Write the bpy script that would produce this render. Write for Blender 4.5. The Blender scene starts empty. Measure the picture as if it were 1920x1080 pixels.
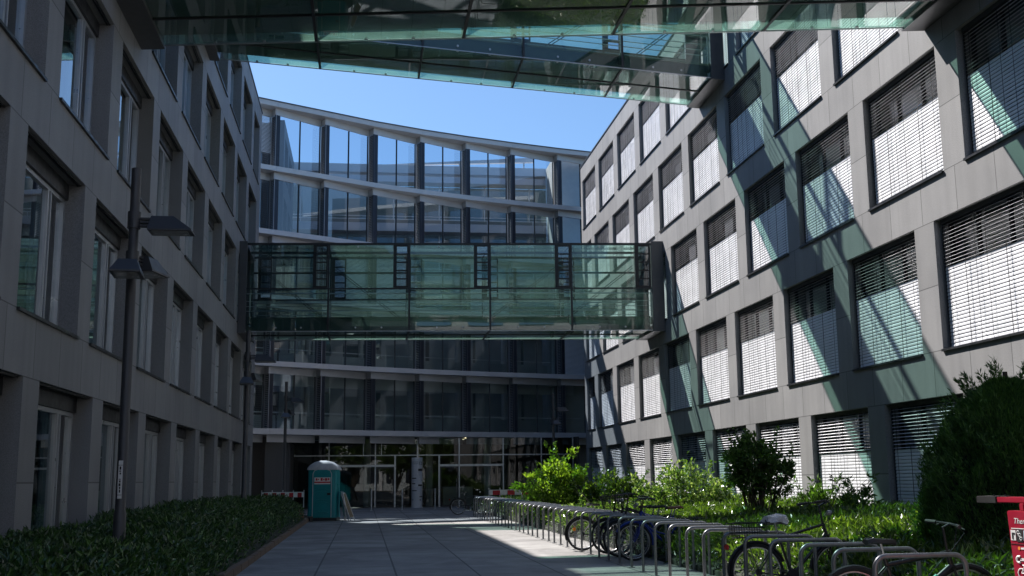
import bpy, math, random
import numpy as np
from mathutils import Vector, Matrix
random.seed(7); RNG = np.random.default_rng(11)
SC = bpy.context.scene
COL = SC.collection
R = math.radians
H = 1.5                     # eye height
XR, XL = 11.5, -4.8273      # wall planes of the two office buildings
PB, WB, FH, HW = 4.173, 3.3556, 3.5602, 2.6485   # bay, window width, storey, window height

# ------------------------------------------------------------------ materials
def nt(name):
    m = bpy.data.materials.new(name); m.use_nodes = True
    t = m.node_tree; t.nodes.clear()
    out = t.nodes.new('ShaderNodeOutputMaterial')
    return m, t, out
def N(t, kind, **kw):
    n = t.nodes.new(kind)
    for k, v in kw.items():
        if k in n.inputs: n.inputs[k].default_value = v
        else: setattr(n, k, v)
    return n
def L(t, a, b): t.links.new(a, b)
def math_(t, op, a, b=None):
    n = t.nodes.new('ShaderNodeMath'); n.operation = op
    for i, v in enumerate((a, b)):
        if v is None: continue
        if isinstance(v, (int, float)): n.inputs[i].default_value = v
        else: L(t, v, n.inputs[i])
    return n.outputs[0]
def ramp(t, fac, stops):
    n = t.nodes.new('ShaderNodeValToRGB')
    while len(n.color_ramp.elements) < len(stops): n.color_ramp.elements.new(0.5)
    for e, (p, c) in zip(n.color_ramp.elements, stops): e.position = p; e.color = (*c, 1)
    L(t, fac, n.inputs[0]); return n.outputs[0]
def mixc(t, fac, a, b, mode='MIX'):
    n = t.nodes.new('ShaderNodeMix'); n.data_type = 'RGBA'; n.blend_type = mode
    for s, v in ((n.inputs[0], fac), (n.inputs[6], a), (n.inputs[7], b)):
        if isinstance(v, (int, float)): s.default_value = v
        elif isinstance(v, tuple): s.default_value = (*v, 1) if len(v) == 3 else v
        else: L(t, v, s)
    return n.outputs[2]

def paint(name, col, rough=.5, metal=0., var=.12, scale=6., bump=0., spec=.5, dirt=0.):
    """painted / metal / plastic surface with a little uneven tone and gloss"""
    m, t, out = nt(name)
    p = N(t, 'ShaderNodeBsdfPrincipled', Metallic=metal)
    p.inputs['Specular IOR Level'].default_value = spec
    tc = N(t, 'ShaderNodeTexCoord')
    n1 = N(t, 'ShaderNodeTexNoise', Scale=scale, Detail=5.)
    L(t, tc.outputs['Object'], n1.inputs['Vector'])
    lo = tuple(c*(1-var) for c in col); hi = tuple(min(1, c*(1+var)) for c in col)
    c = ramp(t, n1.outputs[0], [(.3, lo), (.7, hi)])
    if dirt:
        n2 = N(t, 'ShaderNodeTexNoise', Scale=scale*.4, Detail=8., Roughness=.7)
        L(t, tc.outputs['Object'], n2.inputs['Vector'])
        f = ramp(t, n2.outputs[0], [(.5, (0, 0, 0)), (.75, (dirt,)*3)])
        c = mixc(t, f, c, (.10, .085, .07))
    L(t, c, p.inputs['Base Color'])
    r = ramp(t, n1.outputs[0], [(.3, (max(0, rough-.08),)*3), (.7, (min(1, rough+.1),)*3)])
    L(t, r, p.inputs['Roughness'])
    if bump:
        b = N(t, 'ShaderNodeBump', Strength=bump, Distance=.01)
        n3 = N(t, 'ShaderNodeTexNoise', Scale=scale*8, Detail=3.)
        L(t, tc.outputs['Object'], n3.inputs['Vector'])
        L(t, n3.outputs[0], b.inputs['Height']); L(t, b.outputs[0], p.inputs['Normal'])
    L(t, p.outputs[0], out.inputs[0]); return m

def stone(name, col, joint=.0075):
    """granite cladding: fine speckle, cloudy tone, thin panel joints from the UV grid"""
    m, t, out = nt(name)
    p = N(t, 'ShaderNodeBsdfPrincipled', Roughness=.55)
    p.inputs['Specular IOR Level'].default_value = .35
    tc = N(t, 'ShaderNodeTexCoord')
    sp = N(t, 'ShaderNodeTexNoise', Scale=70., Detail=2.); L(t, tc.outputs['Object'], sp.inputs['Vector'])
    cl = N(t, 'ShaderNodeTexNoise', Scale=.55, Detail=6., Roughness=.6); L(t, tc.outputs['Object'], cl.inputs['Vector'])
    mp = N(t, 'ShaderNodeMapping'); mp.inputs['Scale'].default_value = (3.5, 3.5, .25)
    L(t, tc.outputs['Object'], mp.inputs['Vector'])
    st = N(t, 'ShaderNodeTexNoise', Scale=1., Detail=4.); L(t, mp.outputs[0], st.inputs['Vector'])
    base = ramp(t, sp.outputs[0], [(.32, tuple(c*.8 for c in col)), (.62, tuple(c*1.14 for c in col))])
    base = mixc(t, 1., base, ramp(t, cl.outputs[0], [(.3, (.86,)*3), (.7, (1.08, 1.07, 1.05))]), 'MULTIPLY')
    base = mixc(t, 1., base, ramp(t, st.outputs[0], [(.33, (.92,)*3), (.6, (1.03,)*3)]), 'MULTIPLY')
    uv = N(t, 'ShaderNodeUVMap'); sep = N(t, 'ShaderNodeSeparateXYZ'); L(t, uv.outputs[0], sep.inputs[0])
    fl = N(t, 'ShaderNodeTexWhiteNoise', noise_dimensions='2D')
    fx = math_(t, 'FLOOR', sep.outputs[0]); fy = math_(t, 'FLOOR', sep.outputs[1])
    cb = N(t, 'ShaderNodeCombineXYZ'); L(t, fx, cb.inputs[0]); L(t, fy, cb.inputs[1]); L(t, cb.outputs[0], fl.inputs['Vector'])
    base = mixc(t, 1., base, ramp(t, fl.outputs[0], [(0, (.90,)*3), (1, (1.07,)*3)]), 'MULTIPLY')
    js = []
    for o in (0, 1):
        fr = math_(t, 'FRACT', sep.outputs[o]); inv = math_(t, 'SUBTRACT', 1., fr)
        js.append(math_(t, 'LESS_THAN', math_(t, 'MINIMUM', fr, inv), joint))
    j = math_(t, 'MAXIMUM', js[0], js[1])
    base = mixc(t, math_(t, 'MULTIPLY', j, .72), base, (.035, .035, .037))
    L(t, base, p.inputs['Base Color'])
    b = N(t, 'ShaderNodeBump', Strength=.12, Distance=.004); L(t, sp.outputs[0], b.inputs['Height']); L(t, b.outputs[0], p.inputs['Normal'])
    L(t, p.outputs[0], out.inputs[0]); return m

def glass(name, tint, refl0=.05, rough=.0, wav=.0, power=4., dirt=.0, gloss=(1, 1, 1)):
    """thin sheet of glass: tinted see-through plus mirror that grows towards grazing"""
    m, t, out = nt(name)
    tr = N(t, 'ShaderNodeBsdfTransparent'); tr.inputs[0].default_value = (*tint, 1)
    gl = N(t, 'ShaderNodeBsdfGlossy', Roughness=rough); gl.inputs[0].default_value = (*gloss, 1)
    lw = N(t, 'ShaderNodeLayerWeight', Blend=.5)
    f = math_(t, 'POWER', lw.outputs['Facing'], power)
    f = math_(t, 'ADD', math_(t, 'MULTIPLY', f, 1-refl0), refl0)
    tc = N(t, 'ShaderNodeTexCoord')
    if wav:
        nz = N(t, 'ShaderNodeTexNoise', Scale=.55, Detail=1.); L(t, tc.outputs['Object'], nz.inputs['Vector'])
        b = N(t, 'ShaderNodeBump', Strength=wav, Distance=.05); L(t, nz.outputs[0], b.inputs['Height']); L(t, b.outputs[0], gl.inputs['Normal'])
    mx = N(t, 'ShaderNodeMixShader'); L(t, f, mx.inputs[0]); L(t, tr.outputs[0], mx.inputs[1]); L(t, gl.outputs[0], mx.inputs[2])
    o = mx.outputs[0]
    if dirt:
        d1 = N(t, 'ShaderNodeBsdfDiffuse'); d1.inputs[0].default_value = (.42, .62, .54, 1)
        d2 = N(t, 'ShaderNodeBsdfTranslucent'); d2.inputs[0].default_value = (.5, .8, .68, 1)
        df = N(t, 'ShaderNodeMixShader', Fac=.6); L(t, d1.outputs[0], df.inputs[1]); L(t, d2.outputs[0], df.inputs[2])
        dn = N(t, 'ShaderNodeTexNoise', Scale=1.3, Detail=6.); L(t, tc.outputs['Object'], dn.inputs['Vector'])
        m2 = N(t, 'ShaderNodeMixShader'); L(t, ramp(t, dn.outputs[0], [(.3, (dirt*.4,)*3), (.8, (dirt,)*3)]), m2.inputs[0])
        L(t, o, m2.inputs[1]); L(t, df.outputs[0], m2.inputs[2]); o = m2.outputs[0]
    L(t, o, out.inputs[0]); return m

def leaf(name, stops, rough=.35, transl=.3, spec=.5):
    m, t, out = nt(name)
    g = N(t, 'ShaderNodeNewGeometry')
    c = ramp(t, g.outputs['Random Per Island'], stops)
    p = N(t, 'ShaderNodeBsdfPrincipled', Roughness=rough); p.inputs['Specular IOR Level'].default_value = spec
    L(t, c, p.inputs['Base Color'])
    tl = N(t, 'ShaderNodeBsdfTranslucent')
    L(t, mixc(t, 1., c, (1.5, 1.7, .55), 'MULTIPLY'), tl.inputs[0])
    mx = N(t, 'ShaderNodeMixShader', Fac=transl); L(t, p.outputs[0], mx.inputs[1]); L(t, tl.outputs[0], mx.inputs[2])
    L(t, mx.outputs[0], out.inputs[0]); return m

def paving(name):
    m, t, out = nt(name)
    p = N(t, 'ShaderNodeBsdfPrincipled', Roughness=.6); p.inputs['Specular IOR Level'].default_value = .3
    tc = N(t, 'ShaderNodeTexCoord'); sep = N(t, 'ShaderNodeSeparateXYZ'); L(t, tc.outputs['Object'], sep.inputs[0])
    u = math_(t, 'DIVIDE', math_(t, 'ADD', sep.outputs[0], .77), 1.315)
    fu = math_(t, 'FLOOR', u); ru = math_(t, 'FRACT', u)
    wn = N(t, 'ShaderNodeTexWhiteNoise', noise_dimensions='1D'); L(t, fu, wn.inputs['W'])
    v = math_(t, 'ADD', math_(t, 'DIVIDE', sep.outputs[1], 1.52), math_(t, 'MULTIPLY', wn.outputs[0], 1.))
    fv = math_(t, 'FLOOR', v); rv = math_(t, 'FRACT', v)
    cb = N(t, 'ShaderNodeCombineXYZ'); L(t, fu, cb.inputs[0]); L(t, fv, cb.inputs[1])
    w2 = N(t, 'ShaderNodeTexWhiteNoise', noise_dimensions='2D'); L(t, cb.outputs[0], w2.inputs['Vector'])
    sp = N(t, 'ShaderNodeTexNoise', Scale=55., Detail=3.); L(t, tc.outputs['Object'], sp.inputs['Vector'])
    st = N(t, 'ShaderNodeTexNoise', Scale=.9, Detail=8., Roughness=.65); L(t, tc.outputs['Object'], st.inputs['Vector'])
    c = ramp(t, w2.outputs[0], [(0, (.235, .225, .22)), (1, (.30, .29, .28))])
    c = mixc(t, 1., c, ramp(t, sp.outputs[0], [(.3, (.8,)*3), (.7, (1.15,)*3)]), 'MULTIPLY')
    c = mixc(t, 1., c, ramp(t, st.outputs[0], [(.3, (.7,)*3), (.65, (1.1,)*3)]), 'MULTIPLY')
    vo = N(t, 'ShaderNodeTexVoronoi', Scale=1.7); L(t, tc.outputs['Object'], vo.inputs['Vector'])
    c = mixc(t, math_(t, 'MULTIPLY', math_(t, 'LESS_THAN', vo.outputs['Distance'], .055), .45), c, (.07, .068, .065))
    big = N(t, 'ShaderNodeTexNoise', Scale=.35, Detail=7., Roughness=.7, Distortion=1.2); L(t, tc.outputs['Object'], big.inputs['Vector'])
    c = mixc(t, 1., c, ramp(t, big.outputs[0], [(.38, (.66, .65, .64)), (.55, (1.04,)*3)]), 'MULTIPLY')
    ju = math_(t, 'LESS_THAN', math_(t, 'MINIMUM', ru, math_(t, 'SUBTRACT', 1., ru)), .012)
    jv = math_(t, 'LESS_THAN', math_(t, 'MINIMUM', rv, math_(t, 'SUBTRACT', 1., rv)), .008)
    c = mixc(t, math_(t, 'MAXIMUM', math_(t, 'MULTIPLY', ju, .85), math_(t, 'MULTIPLY', jv, .7)), c, (.03, .03, .03))
    L(t, c, p.inputs['Base Color'])
    b = N(t, 'ShaderNodeBump', Strength=.25, Distance=.004); L(t, sp.outputs[0], b.inputs['Height']); L(t, b.outputs[0], p.inputs['Normal'])
    L(t, p.outputs[0], out.inputs[0]); return m

def emit(name, col, s):
    m, t, out = nt(name); e = N(t, 'ShaderNodeEmission', Strength=s); e.inputs[0].default_value = (*col, 1)
    L(t, e.outputs[0], out.inputs[0]); return m

M = dict(
    stone=stone('granite_cladding', (.256, .255, .262)),
    dark=paint('dark_window_metal', (.022, .024, .028), .4, .2),
    grey=paint('grey_bridge_metal', (.10, .102, .11), .45, .3, var=.08),
    deck=paint('bridge_deck', (.045, .07, .066), .6, var=.15, scale=1.5),
    darkgrey=paint('anthracite_metal', (.035, .037, .042), .4, .4),
    alu=paint('aluminium_frame', (.45, .47, .5), .35, .6, var=.06),
    panel=paint('light_metal_panel', (.6, .59, .61), .42, .2, var=.06, scale=1.2),
    slat=paint('blind_slats', (.78, .785, .82), .38, .15, var=.05, scale=3),
    cord=paint('blind_cord', (.03, .03, .032), .7),
    room=paint('interior_wall', (.25, .265, .275), .9, var=.1, scale=.7),
    slab=paint('interior_slab', (.22, .22, .22), .9, var=.1, scale=.7),
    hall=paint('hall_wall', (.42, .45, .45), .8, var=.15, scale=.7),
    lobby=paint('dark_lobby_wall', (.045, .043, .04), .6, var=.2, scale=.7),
    curtain=paint('grey_curtain', (.36, .40, .46), .9, var=.15, scale=4),
    wglass=glass('window_glass', (.62, .76, .76), .13, power=3., wav=.02),
    bglass=glass('green_bridge_glass', (.61, .76, .715), .07, wav=.035, power=3.4, dirt=.042),
    uglass=glass('green_floor_glass', (.58, .85, .74), .07, wav=.06, power=3.2, dirt=.26),
    fglass=glass('facade_glass', (.62, .73, .82), .15, wav=.02, power=3.),
    lglass=glass('brightened_facade_glass', (.82, .9, .9), .15, wav=.03, power=3.),  # lighter-tinted copy of the facade glass, brightening the lower storeys through its colour
    eglass=glass('entrance_glass', (.42, .5, .5), .045, power=3.2),
    louvre=paint('louvre_metal', (.42, .43, .46), .4, .3, var=.05),
    navy=paint('dark_blue_panel', (.028, .034, .05), .35, .3),
    white=paint('white_render', (.62, .62, .62), .6, var=.05, scale=1.5),
    sunlitwall=paint('sunlit_stone_wall', (.5, .48, .44), .7, var=.08, scale=2.),  # paler copy of the stone, with the sun on the right wing put into its colour
    paving=paving('paving_slabs'),
    soil=paint('soil', (.05, .04, .03), .95, var=.4, scale=9, bump=.5),
    kerb=paint('brown_edging', (.16, .115, .085), .85, var=.25, scale=7, bump=.4),
    lamp=paint('lamp_metal', (.06, .062, .07), .45, .3, var=.08),
    lens=paint('lamp_lens', (.35, .36, .36), .2, 0),
    steel=paint('galvanised_steel', (.20, .206, .218), .36, .5, var=.15, scale=14),
    tyre=paint('tyre_rubber', (.014, .014, .015), .75, bump=.4, scale=20),
    rim=paint('bare_rim', (.42, .43, .45), .3, .8),
    black=paint('black_paint', (.012, .012, .014), .35, .1),
    blue=paint('blue_paint', (.012, .035, .26), .3, .1),
    redp=paint('red_paint', (.34, .012, .035), .38, .05, var=.08, dirt=.12),
    redlens=paint('red_lens', (.5, .01, .01), .2),
    orange=paint('orange_reflector', (.9, .3, .01), .2),
    teal=paint('teal_paint', (.0, .25, .17), .35),
    saddle=paint('black_saddle', (.016, .016, .017), .55),
    brown=paint('brown_leather', (.16, .06, .028), .5),
    plastic=paint('clear_plastic_bag', (.55, .55, .57), .22, 0, var=.35, scale=22, bump=.6),
    toilet=paint('teal_plastic', (.0, .23, .255), .42, 0, var=.1, scale=3, dirt=.06),
    toiletroof=paint('pale_grey_plastic', (.55, .56, .58), .5, dirt=.1),
    ink=paint('black_ink', (.012, .012, .014), .6),
    redink=paint('red_ink', (.45, .02, .03), .6),
    whiteink=paint('white_ink', (.75, .74, .73), .5, var=.05),
    bluesticker=paint('pale_blue_sticker', (.4, .52, .6), .5),
    orangeink=paint('orange_ink', (.8, .25, .03), .5),
    boardwhite=paint('white_board_frame', (.6, .6, .6), .4, dirt=.15),
    boardbrown=paint('brown_board', (.17, .135, .08), .7, var=.3),
    pallet=paint('weathered_wood', (.09, .08, .07), .9, var=.3, scale=10, bump=.4),
    terracotta=paint('terracotta', (.27, .115, .06), .85, var=.3, bump=.5),
    bark=paint('bark', (.055, .042, .03), .9, var=.35, scale=14, bump=.8),
    hedge=leaf('laurel_leaves', [(0, (.025, .055, .02)), (.5, (.042, .09, .028)), (.85, (.062, .13, .036)), (1, (.11, .21, .05))], .33, .2, .6),
    cover=leaf('ground_cover_leaves', [(0, (.025, .05, .011)), (.45, (.052, .096, .016)), (.85, (.095, .155, .026)), (1, (.17, .24, .06))], .28, .36, .8),
    lime=leaf('lime_leaves', [(0, (.085, .145, .02)), (.6, (.16, .25, .035)), (1, (.28, .38, .07))], .38, .45),
    silver=leaf('pale_glint_leaves', [(0, (.045, .10, .02)), (.5, (.11, .19, .045)), (.85, (.2, .28, .1)), (1, (.45, .5, .32))], .18, .3, 1.),  # pale leaf greens; the last stop paints white glints onto some leaves
    darkleaf=leaf('dark_leaves', [(0, (.03, .065, .017)), (.6, (.062, .125, .028)), (1, (.12, .21, .045))], .4, .3),
    thuja=leaf('thuja_sprays', [(0, (.035, .08, .025)), (.6, (.062, .135, .038)), (1, (.115, .22, .06))], .5, .35),
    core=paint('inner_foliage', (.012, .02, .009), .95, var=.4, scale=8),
    mirror=paint('sky_mirroring_glass', (.55, .65, .75), .06, 1., var=.03),
    downlight=emit('downlight', (1, .85, .5), 2.0),
)

# ------------------------------------------------------------------ mesh builder
class MB:
    def __init__(self, fn=None): self.v = []; self.f = []; self.m = []; self.uv = {}; self.fn = fn
    def add(self, vs, fs, m=0, uv=None):
        o = len(self.v)
        if self.fn: vs = [self.fn(*p) for p in vs]
        self.v += [tuple(p) for p in vs]
        for i, f in enumerate(fs):
            if uv and i in uv: self.uv[len(self.f)] = uv[i]
            self.f.append(tuple(k+o for k in f)); self.m.append(m)
    def box(self, x0, x1, y0, y1, z0, z1, m=0, skip=()):
        vs = [(x0, y0, z0), (x1, y0, z0), (x1, y1, z0), (x0, y1, z0), (x0, y0, z1), (x1, y0, z1), (x1, y1, z1), (x0, y1, z1)]
        fs = [(3, 2, 1, 0), (4, 5, 6, 7), (0, 1, 5, 4), (1, 2, 6, 5), (2, 3, 7, 6), (3, 0, 4, 7)]
        self.add(vs, [f for i, f in enumerate(fs) if i not in skip], m)
    def beam(self, a, b, w, h, m=0, up=(0, 0, 1)):
        a = Vector(a); b = Vector(b); d = (b-a).normalized(); u = Vector(up)
        s = d.cross(u)
        if s.length < 1e-4: s = d.cross(Vector((0, 1, 0)))
        s.normalize(); u = s.cross(d)
        vs = []
        for p in (a, b):
            for i, j in ((-1, -1), (1, -1), (1, 1), (-1, 1)): vs.append(p+s*(i*w/2)+u*(j*h/2))
        self.add(vs, [(0, 1, 2, 3), (7, 6, 5, 4), (0, 4, 5, 1), (1, 5, 6, 2), (2, 6, 7, 3), (3, 7, 4, 0)], m)
    def quad(self, a, b, c, d, m=0, uv=None): self.add([a, b, c, d], [(0, 1, 2, 3)], m, {0: uv} if uv else None)
    def tube(self, pts, r, n=8, m=0, closed=False, caps=True, r2=None):
        pts = [Vector(p) for p in pts]; k = len(pts); vs = []; nrm = None
        for i, p in enumerate(pts):
            if closed: t = (pts[(i+1) % k]-pts[i-1]).normalized()
            else: t = (pts[min(i+1, k-1)]-pts[max(i-1, 0)]).normalized()
            if nrm is None:
                nrm = t.cross(Vector((0, 0, 1)))
                if nrm.length < 1e-3: nrm = t.cross(Vector((0, 1, 0)))
            nrm = (nrm - t*nrm.dot(t)).normalized(); b = t.cross(nrm)
            rr = r if r2 is None else r+(r2-r)*i/(k-1)
            if isinstance(rr, (list, tuple)): rr = rr[i]
            vs += [p+(nrm*math.cos(a)+b*math.sin(a))*rr for a in (2*math.pi*j/n for j in range(n))]
        fs = []
        for i in range(k if closed else k-1):
            for j in range(n):
                fs.append((i*n+j, i*n+(j+1) % n, ((i+1) % k)*n+(j+1) % n, ((i+1) % k)*n+j))
        if caps and not closed: fs += [tuple(range(n))[::-1], tuple(range((k-1)*n, k*n))]
        self.add(vs, fs, m)
    def lathe(self, prof, n=24, c=(0, 0, 0), axis='z', m=0, caps=True):
        vs = []
        for r, z in prof:
            for j in range(n):
                a = 2*math.pi*j/n; x, y = r*math.cos(a), r*math.sin(a)
                p = (x, y, z) if axis == 'z' else ((x, z, y) if axis == 'y' else (z, x, y))
                vs.append((p[0]+c[0], p[1]+c[1], p[2]+c[2]))
        fs = [(i*n+j, i*n+(j+1) % n, (i+1)*n+(j+1) % n, (i+1)*n+j) for i in range(len(prof)-1) for j in range(n)]
        if caps: fs += [tuple(range(n))[::-1], tuple(range((len(prof)-1)*n, len(prof)*n))]
        self.add(vs, fs, m)
    def prism(self, poly, axis, a, b, m=0):
        """extrude a 2-D polygon along an axis from a to b"""
        def P(u, v, w): return {'x': (w, u, v), 'y': (u, w, v), 'z': (u, v, w)}[axis]
        n = len(poly); vs = [P(u, v, a) for u, v in poly]+[P(u, v, b) for u, v in poly]
        self.add(vs, [tuple(range(n))[::-1], tuple(range(n, 2*n))]+[(i, (i+1) % n, n+(i+1) % n, n+i) for i in range(n)], m)
    def build(self, name, mats, parent=None, smooth=False, off=(0, 0, 0), bevel=0):
        me = bpy.data.meshes.new(name)
        v = [(p[0]-off[0], p[1]-off[1], p[2]-off[2]) for p in self.v]
        me.from_pydata(v, [], self.f)
        if not isinstance(mats, (list, tuple)): mats = [mats]
        for x in mats: me.materials.append(x)
        me.polygons.foreach_set('material_index', self.m)
        if self.uv:
            l = me.uv_layers.new(name='UVMap')
            for p in me.polygons:
                c = self.uv.get(p.index)
                for k, li in enumerate(p.loop_indices): l.data[li].uv = c[k] if c else (.5, .5)
        import bmesh
        bm = bmesh.new(); bm.from_mesh(me)
        bmesh.ops.recalc_face_normals(bm, faces=bm.faces)
        if bevel:
            bmesh.ops.bevel(bm, geom=[e for e in bm.edges if len(e.link_faces) == 2 and e.calc_face_angle(0) > .6], offset=bevel, segments=2, affect='EDGES', clamp_overlap=True)
        bm.to_mesh(me); bm.free()
        if smooth:
            me.polygons.foreach_set('use_smooth', [True]*len(me.polygons))
            try: me.set_sharp_from_angle(angle=R(40))
            except Exception: pass
        me.update()
        o = bpy.data.objects.new(name, me); COL.objects.link(o)
        if parent: o.parent = parent
        return o

def tag(o, label=None, cat=None, group=None, kind=None):
    if label: o['label'] = label
    if cat: o['category'] = cat
    if group: o['group'] = group
    if kind: o['kind'] = kind
    return o
def thing(name, label, cat, loc=(0, 0, 0), rz=0., group=None):
    o = bpy.data.objects.new(name, None); o.empty_display_size = .3; COL.objects.link(o)
    o.location = loc; o.rotation_euler = (0, 0, rz)
    return tag(o, label, cat, group)
def copy_tree(o, parent=None):
    c = o.copy(); COL.objects.link(c); c.parent = parent
    for ch in list(o.children): copy_tree(ch, c)
    return c
def text(body, size, m, name, parent, mat4, align='CENTER', shear=0., extrude=.0012):
    cu = bpy.data.curves.new('t', 'FONT'); cu.body = body; cu.size = size; cu.align_x = align; cu.align_y = 'CENTER'
    cu.shear = shear; cu.extrude = extrude; cu.resolution_u = 3
    ob = bpy.data.objects.new('t', cu); COL.objects.link(ob)
    dg = bpy.context.evaluated_depsgraph_get(); me = bpy.data.meshes.new_from_object(ob.evaluated_get(dg))
    bpy.data.objects.remove(ob); me.name = name; me.transform(mat4); me.materials.clear(); me.materials.append(m)
    o = bpy.data.objects.new(name, me); COL.objects.link(o); o.parent = parent; return o
# text lies in XZ facing -Y
FACE = Matrix.Rotation(R(90), 4, 'X')

# ------------------------------------------------------------------ camera, sky, sun
f, pit, yaw, roll = 2085.7139, .1706, .1325, -.0103
fw = Vector((math.sin(yaw)*math.cos(pit), math.cos(yaw)*math.cos(pit), math.sin(pit)))
rt = Vector((math.cos(yaw), -math.sin(yaw), 0)); up = rt.cross(fw)
r2 = rt*math.cos(roll)+up*math.sin(roll); u2 = -rt*math.sin(roll)+up*math.cos(roll)
cd = bpy.data.cameras.new('camera'); cam = bpy.data.objects.new('camera', cd); COL.objects.link(cam); SC.camera = cam
cam.matrix_world = Matrix(((r2.x, u2.x, -fw.x, 0), (r2.y, u2.y, -fw.y, 0), (r2.z, u2.z, -fw.z, H), (0, 0, 0, 1)))
cd.sensor_width = 36; cd.lens = f/1920*36; cd.clip_end = 2000; cd.clip_start = .1

sun_to = Vector((-1, 1.765, 2.22)).normalized()
sd = bpy.data.lights.new('sun', 'SUN'); sd.energy = 5.0; sd.angle = R(.53); sd.color = (1, .955, .91)
so = bpy.data.objects.new('sun', sd); COL.objects.link(so); so.rotation_euler = sun_to.to_track_quat('Z', 'Y').to_euler()
w = bpy.data.worlds.new('World'); SC.world = w; w.use_nodes = True
t = w.node_tree; bg = t.nodes['Background']
sk = t.nodes.new('ShaderNodeTexSky'); sk.sky_type = 'NISHITA'; sk.sun_disc = False
sk.sun_elevation = math.asin(sun_to.z); sk.sun_rotation = math.atan2(sun_to.x, sun_to.y)
sk.altitude = 100; sk.air_density = 1.; sk.dust_density = .6; sk.ozone_density = 1.6
t.links.new(mixc(t, 1., sk.outputs[0], (.72, .92, 1.1), 'MULTIPLY'), bg.inputs[0]); bg.inputs[1].default_value = .058
SC.view_settings.view_transform = 'Standard'; SC.view_settings.look = 'None'; SC.view_settings.gamma = 1
SC.view_settings.exposure = 1.24
SC.render.engine = 'CYCLES'
cy = SC.cycles
cy.use_denoising = True; cy.max_bounces = 8; cy.diffuse_bounces = 2; cy.glossy_bounces = 4; cy.transparent_max_bounces = 32
cy.caustics_reflective = False; cy.caustics_refractive = False; cy.sample_clamp_indirect = 4.

# ------------------------------------------------------------------ ground
mb = MB(); mb.quad((-300, -300, -.02), (300, -300, -.02), (300, 300, -.02), (-300, 300, -.02))
tag(mb.build('ground', M['soil']), kind='structure')
mb = MB(); mb.quad((-2.05, -30, 0), (5.42, -30, 0), (5.42, 80, 0), (-2.05, 80, 0))
mb.quad((-12, 44.6, 0), (-2.05, 44.6, 0), (-2.05, 80, 0), (-12, 80, 0)); mb.quad((5.42, 58, 0), (13, 58, 0), (13, 80, 0), (5.42, 80, 0))
tag(mb.build('pavement', M['paving']), kind='structure')
mb = MB(); y = 2.
while y < 43.5:
    mb.box(-2.17+random.uniform(-.008, .008), -2.05, y, y+1.19, -.02, .13+random.uniform(-.012, .012)); y += 1.2
tag(mb.build('edging', M['kerb'], bevel=.012), kind='structure')

# ------------------------------------------------------------------ office buildings
def row_z(r, z0):           # head and sill of a row (world z)
    head = z0+r*FH+H
    return head, (.02 if r == 0 else head-HW)

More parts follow.
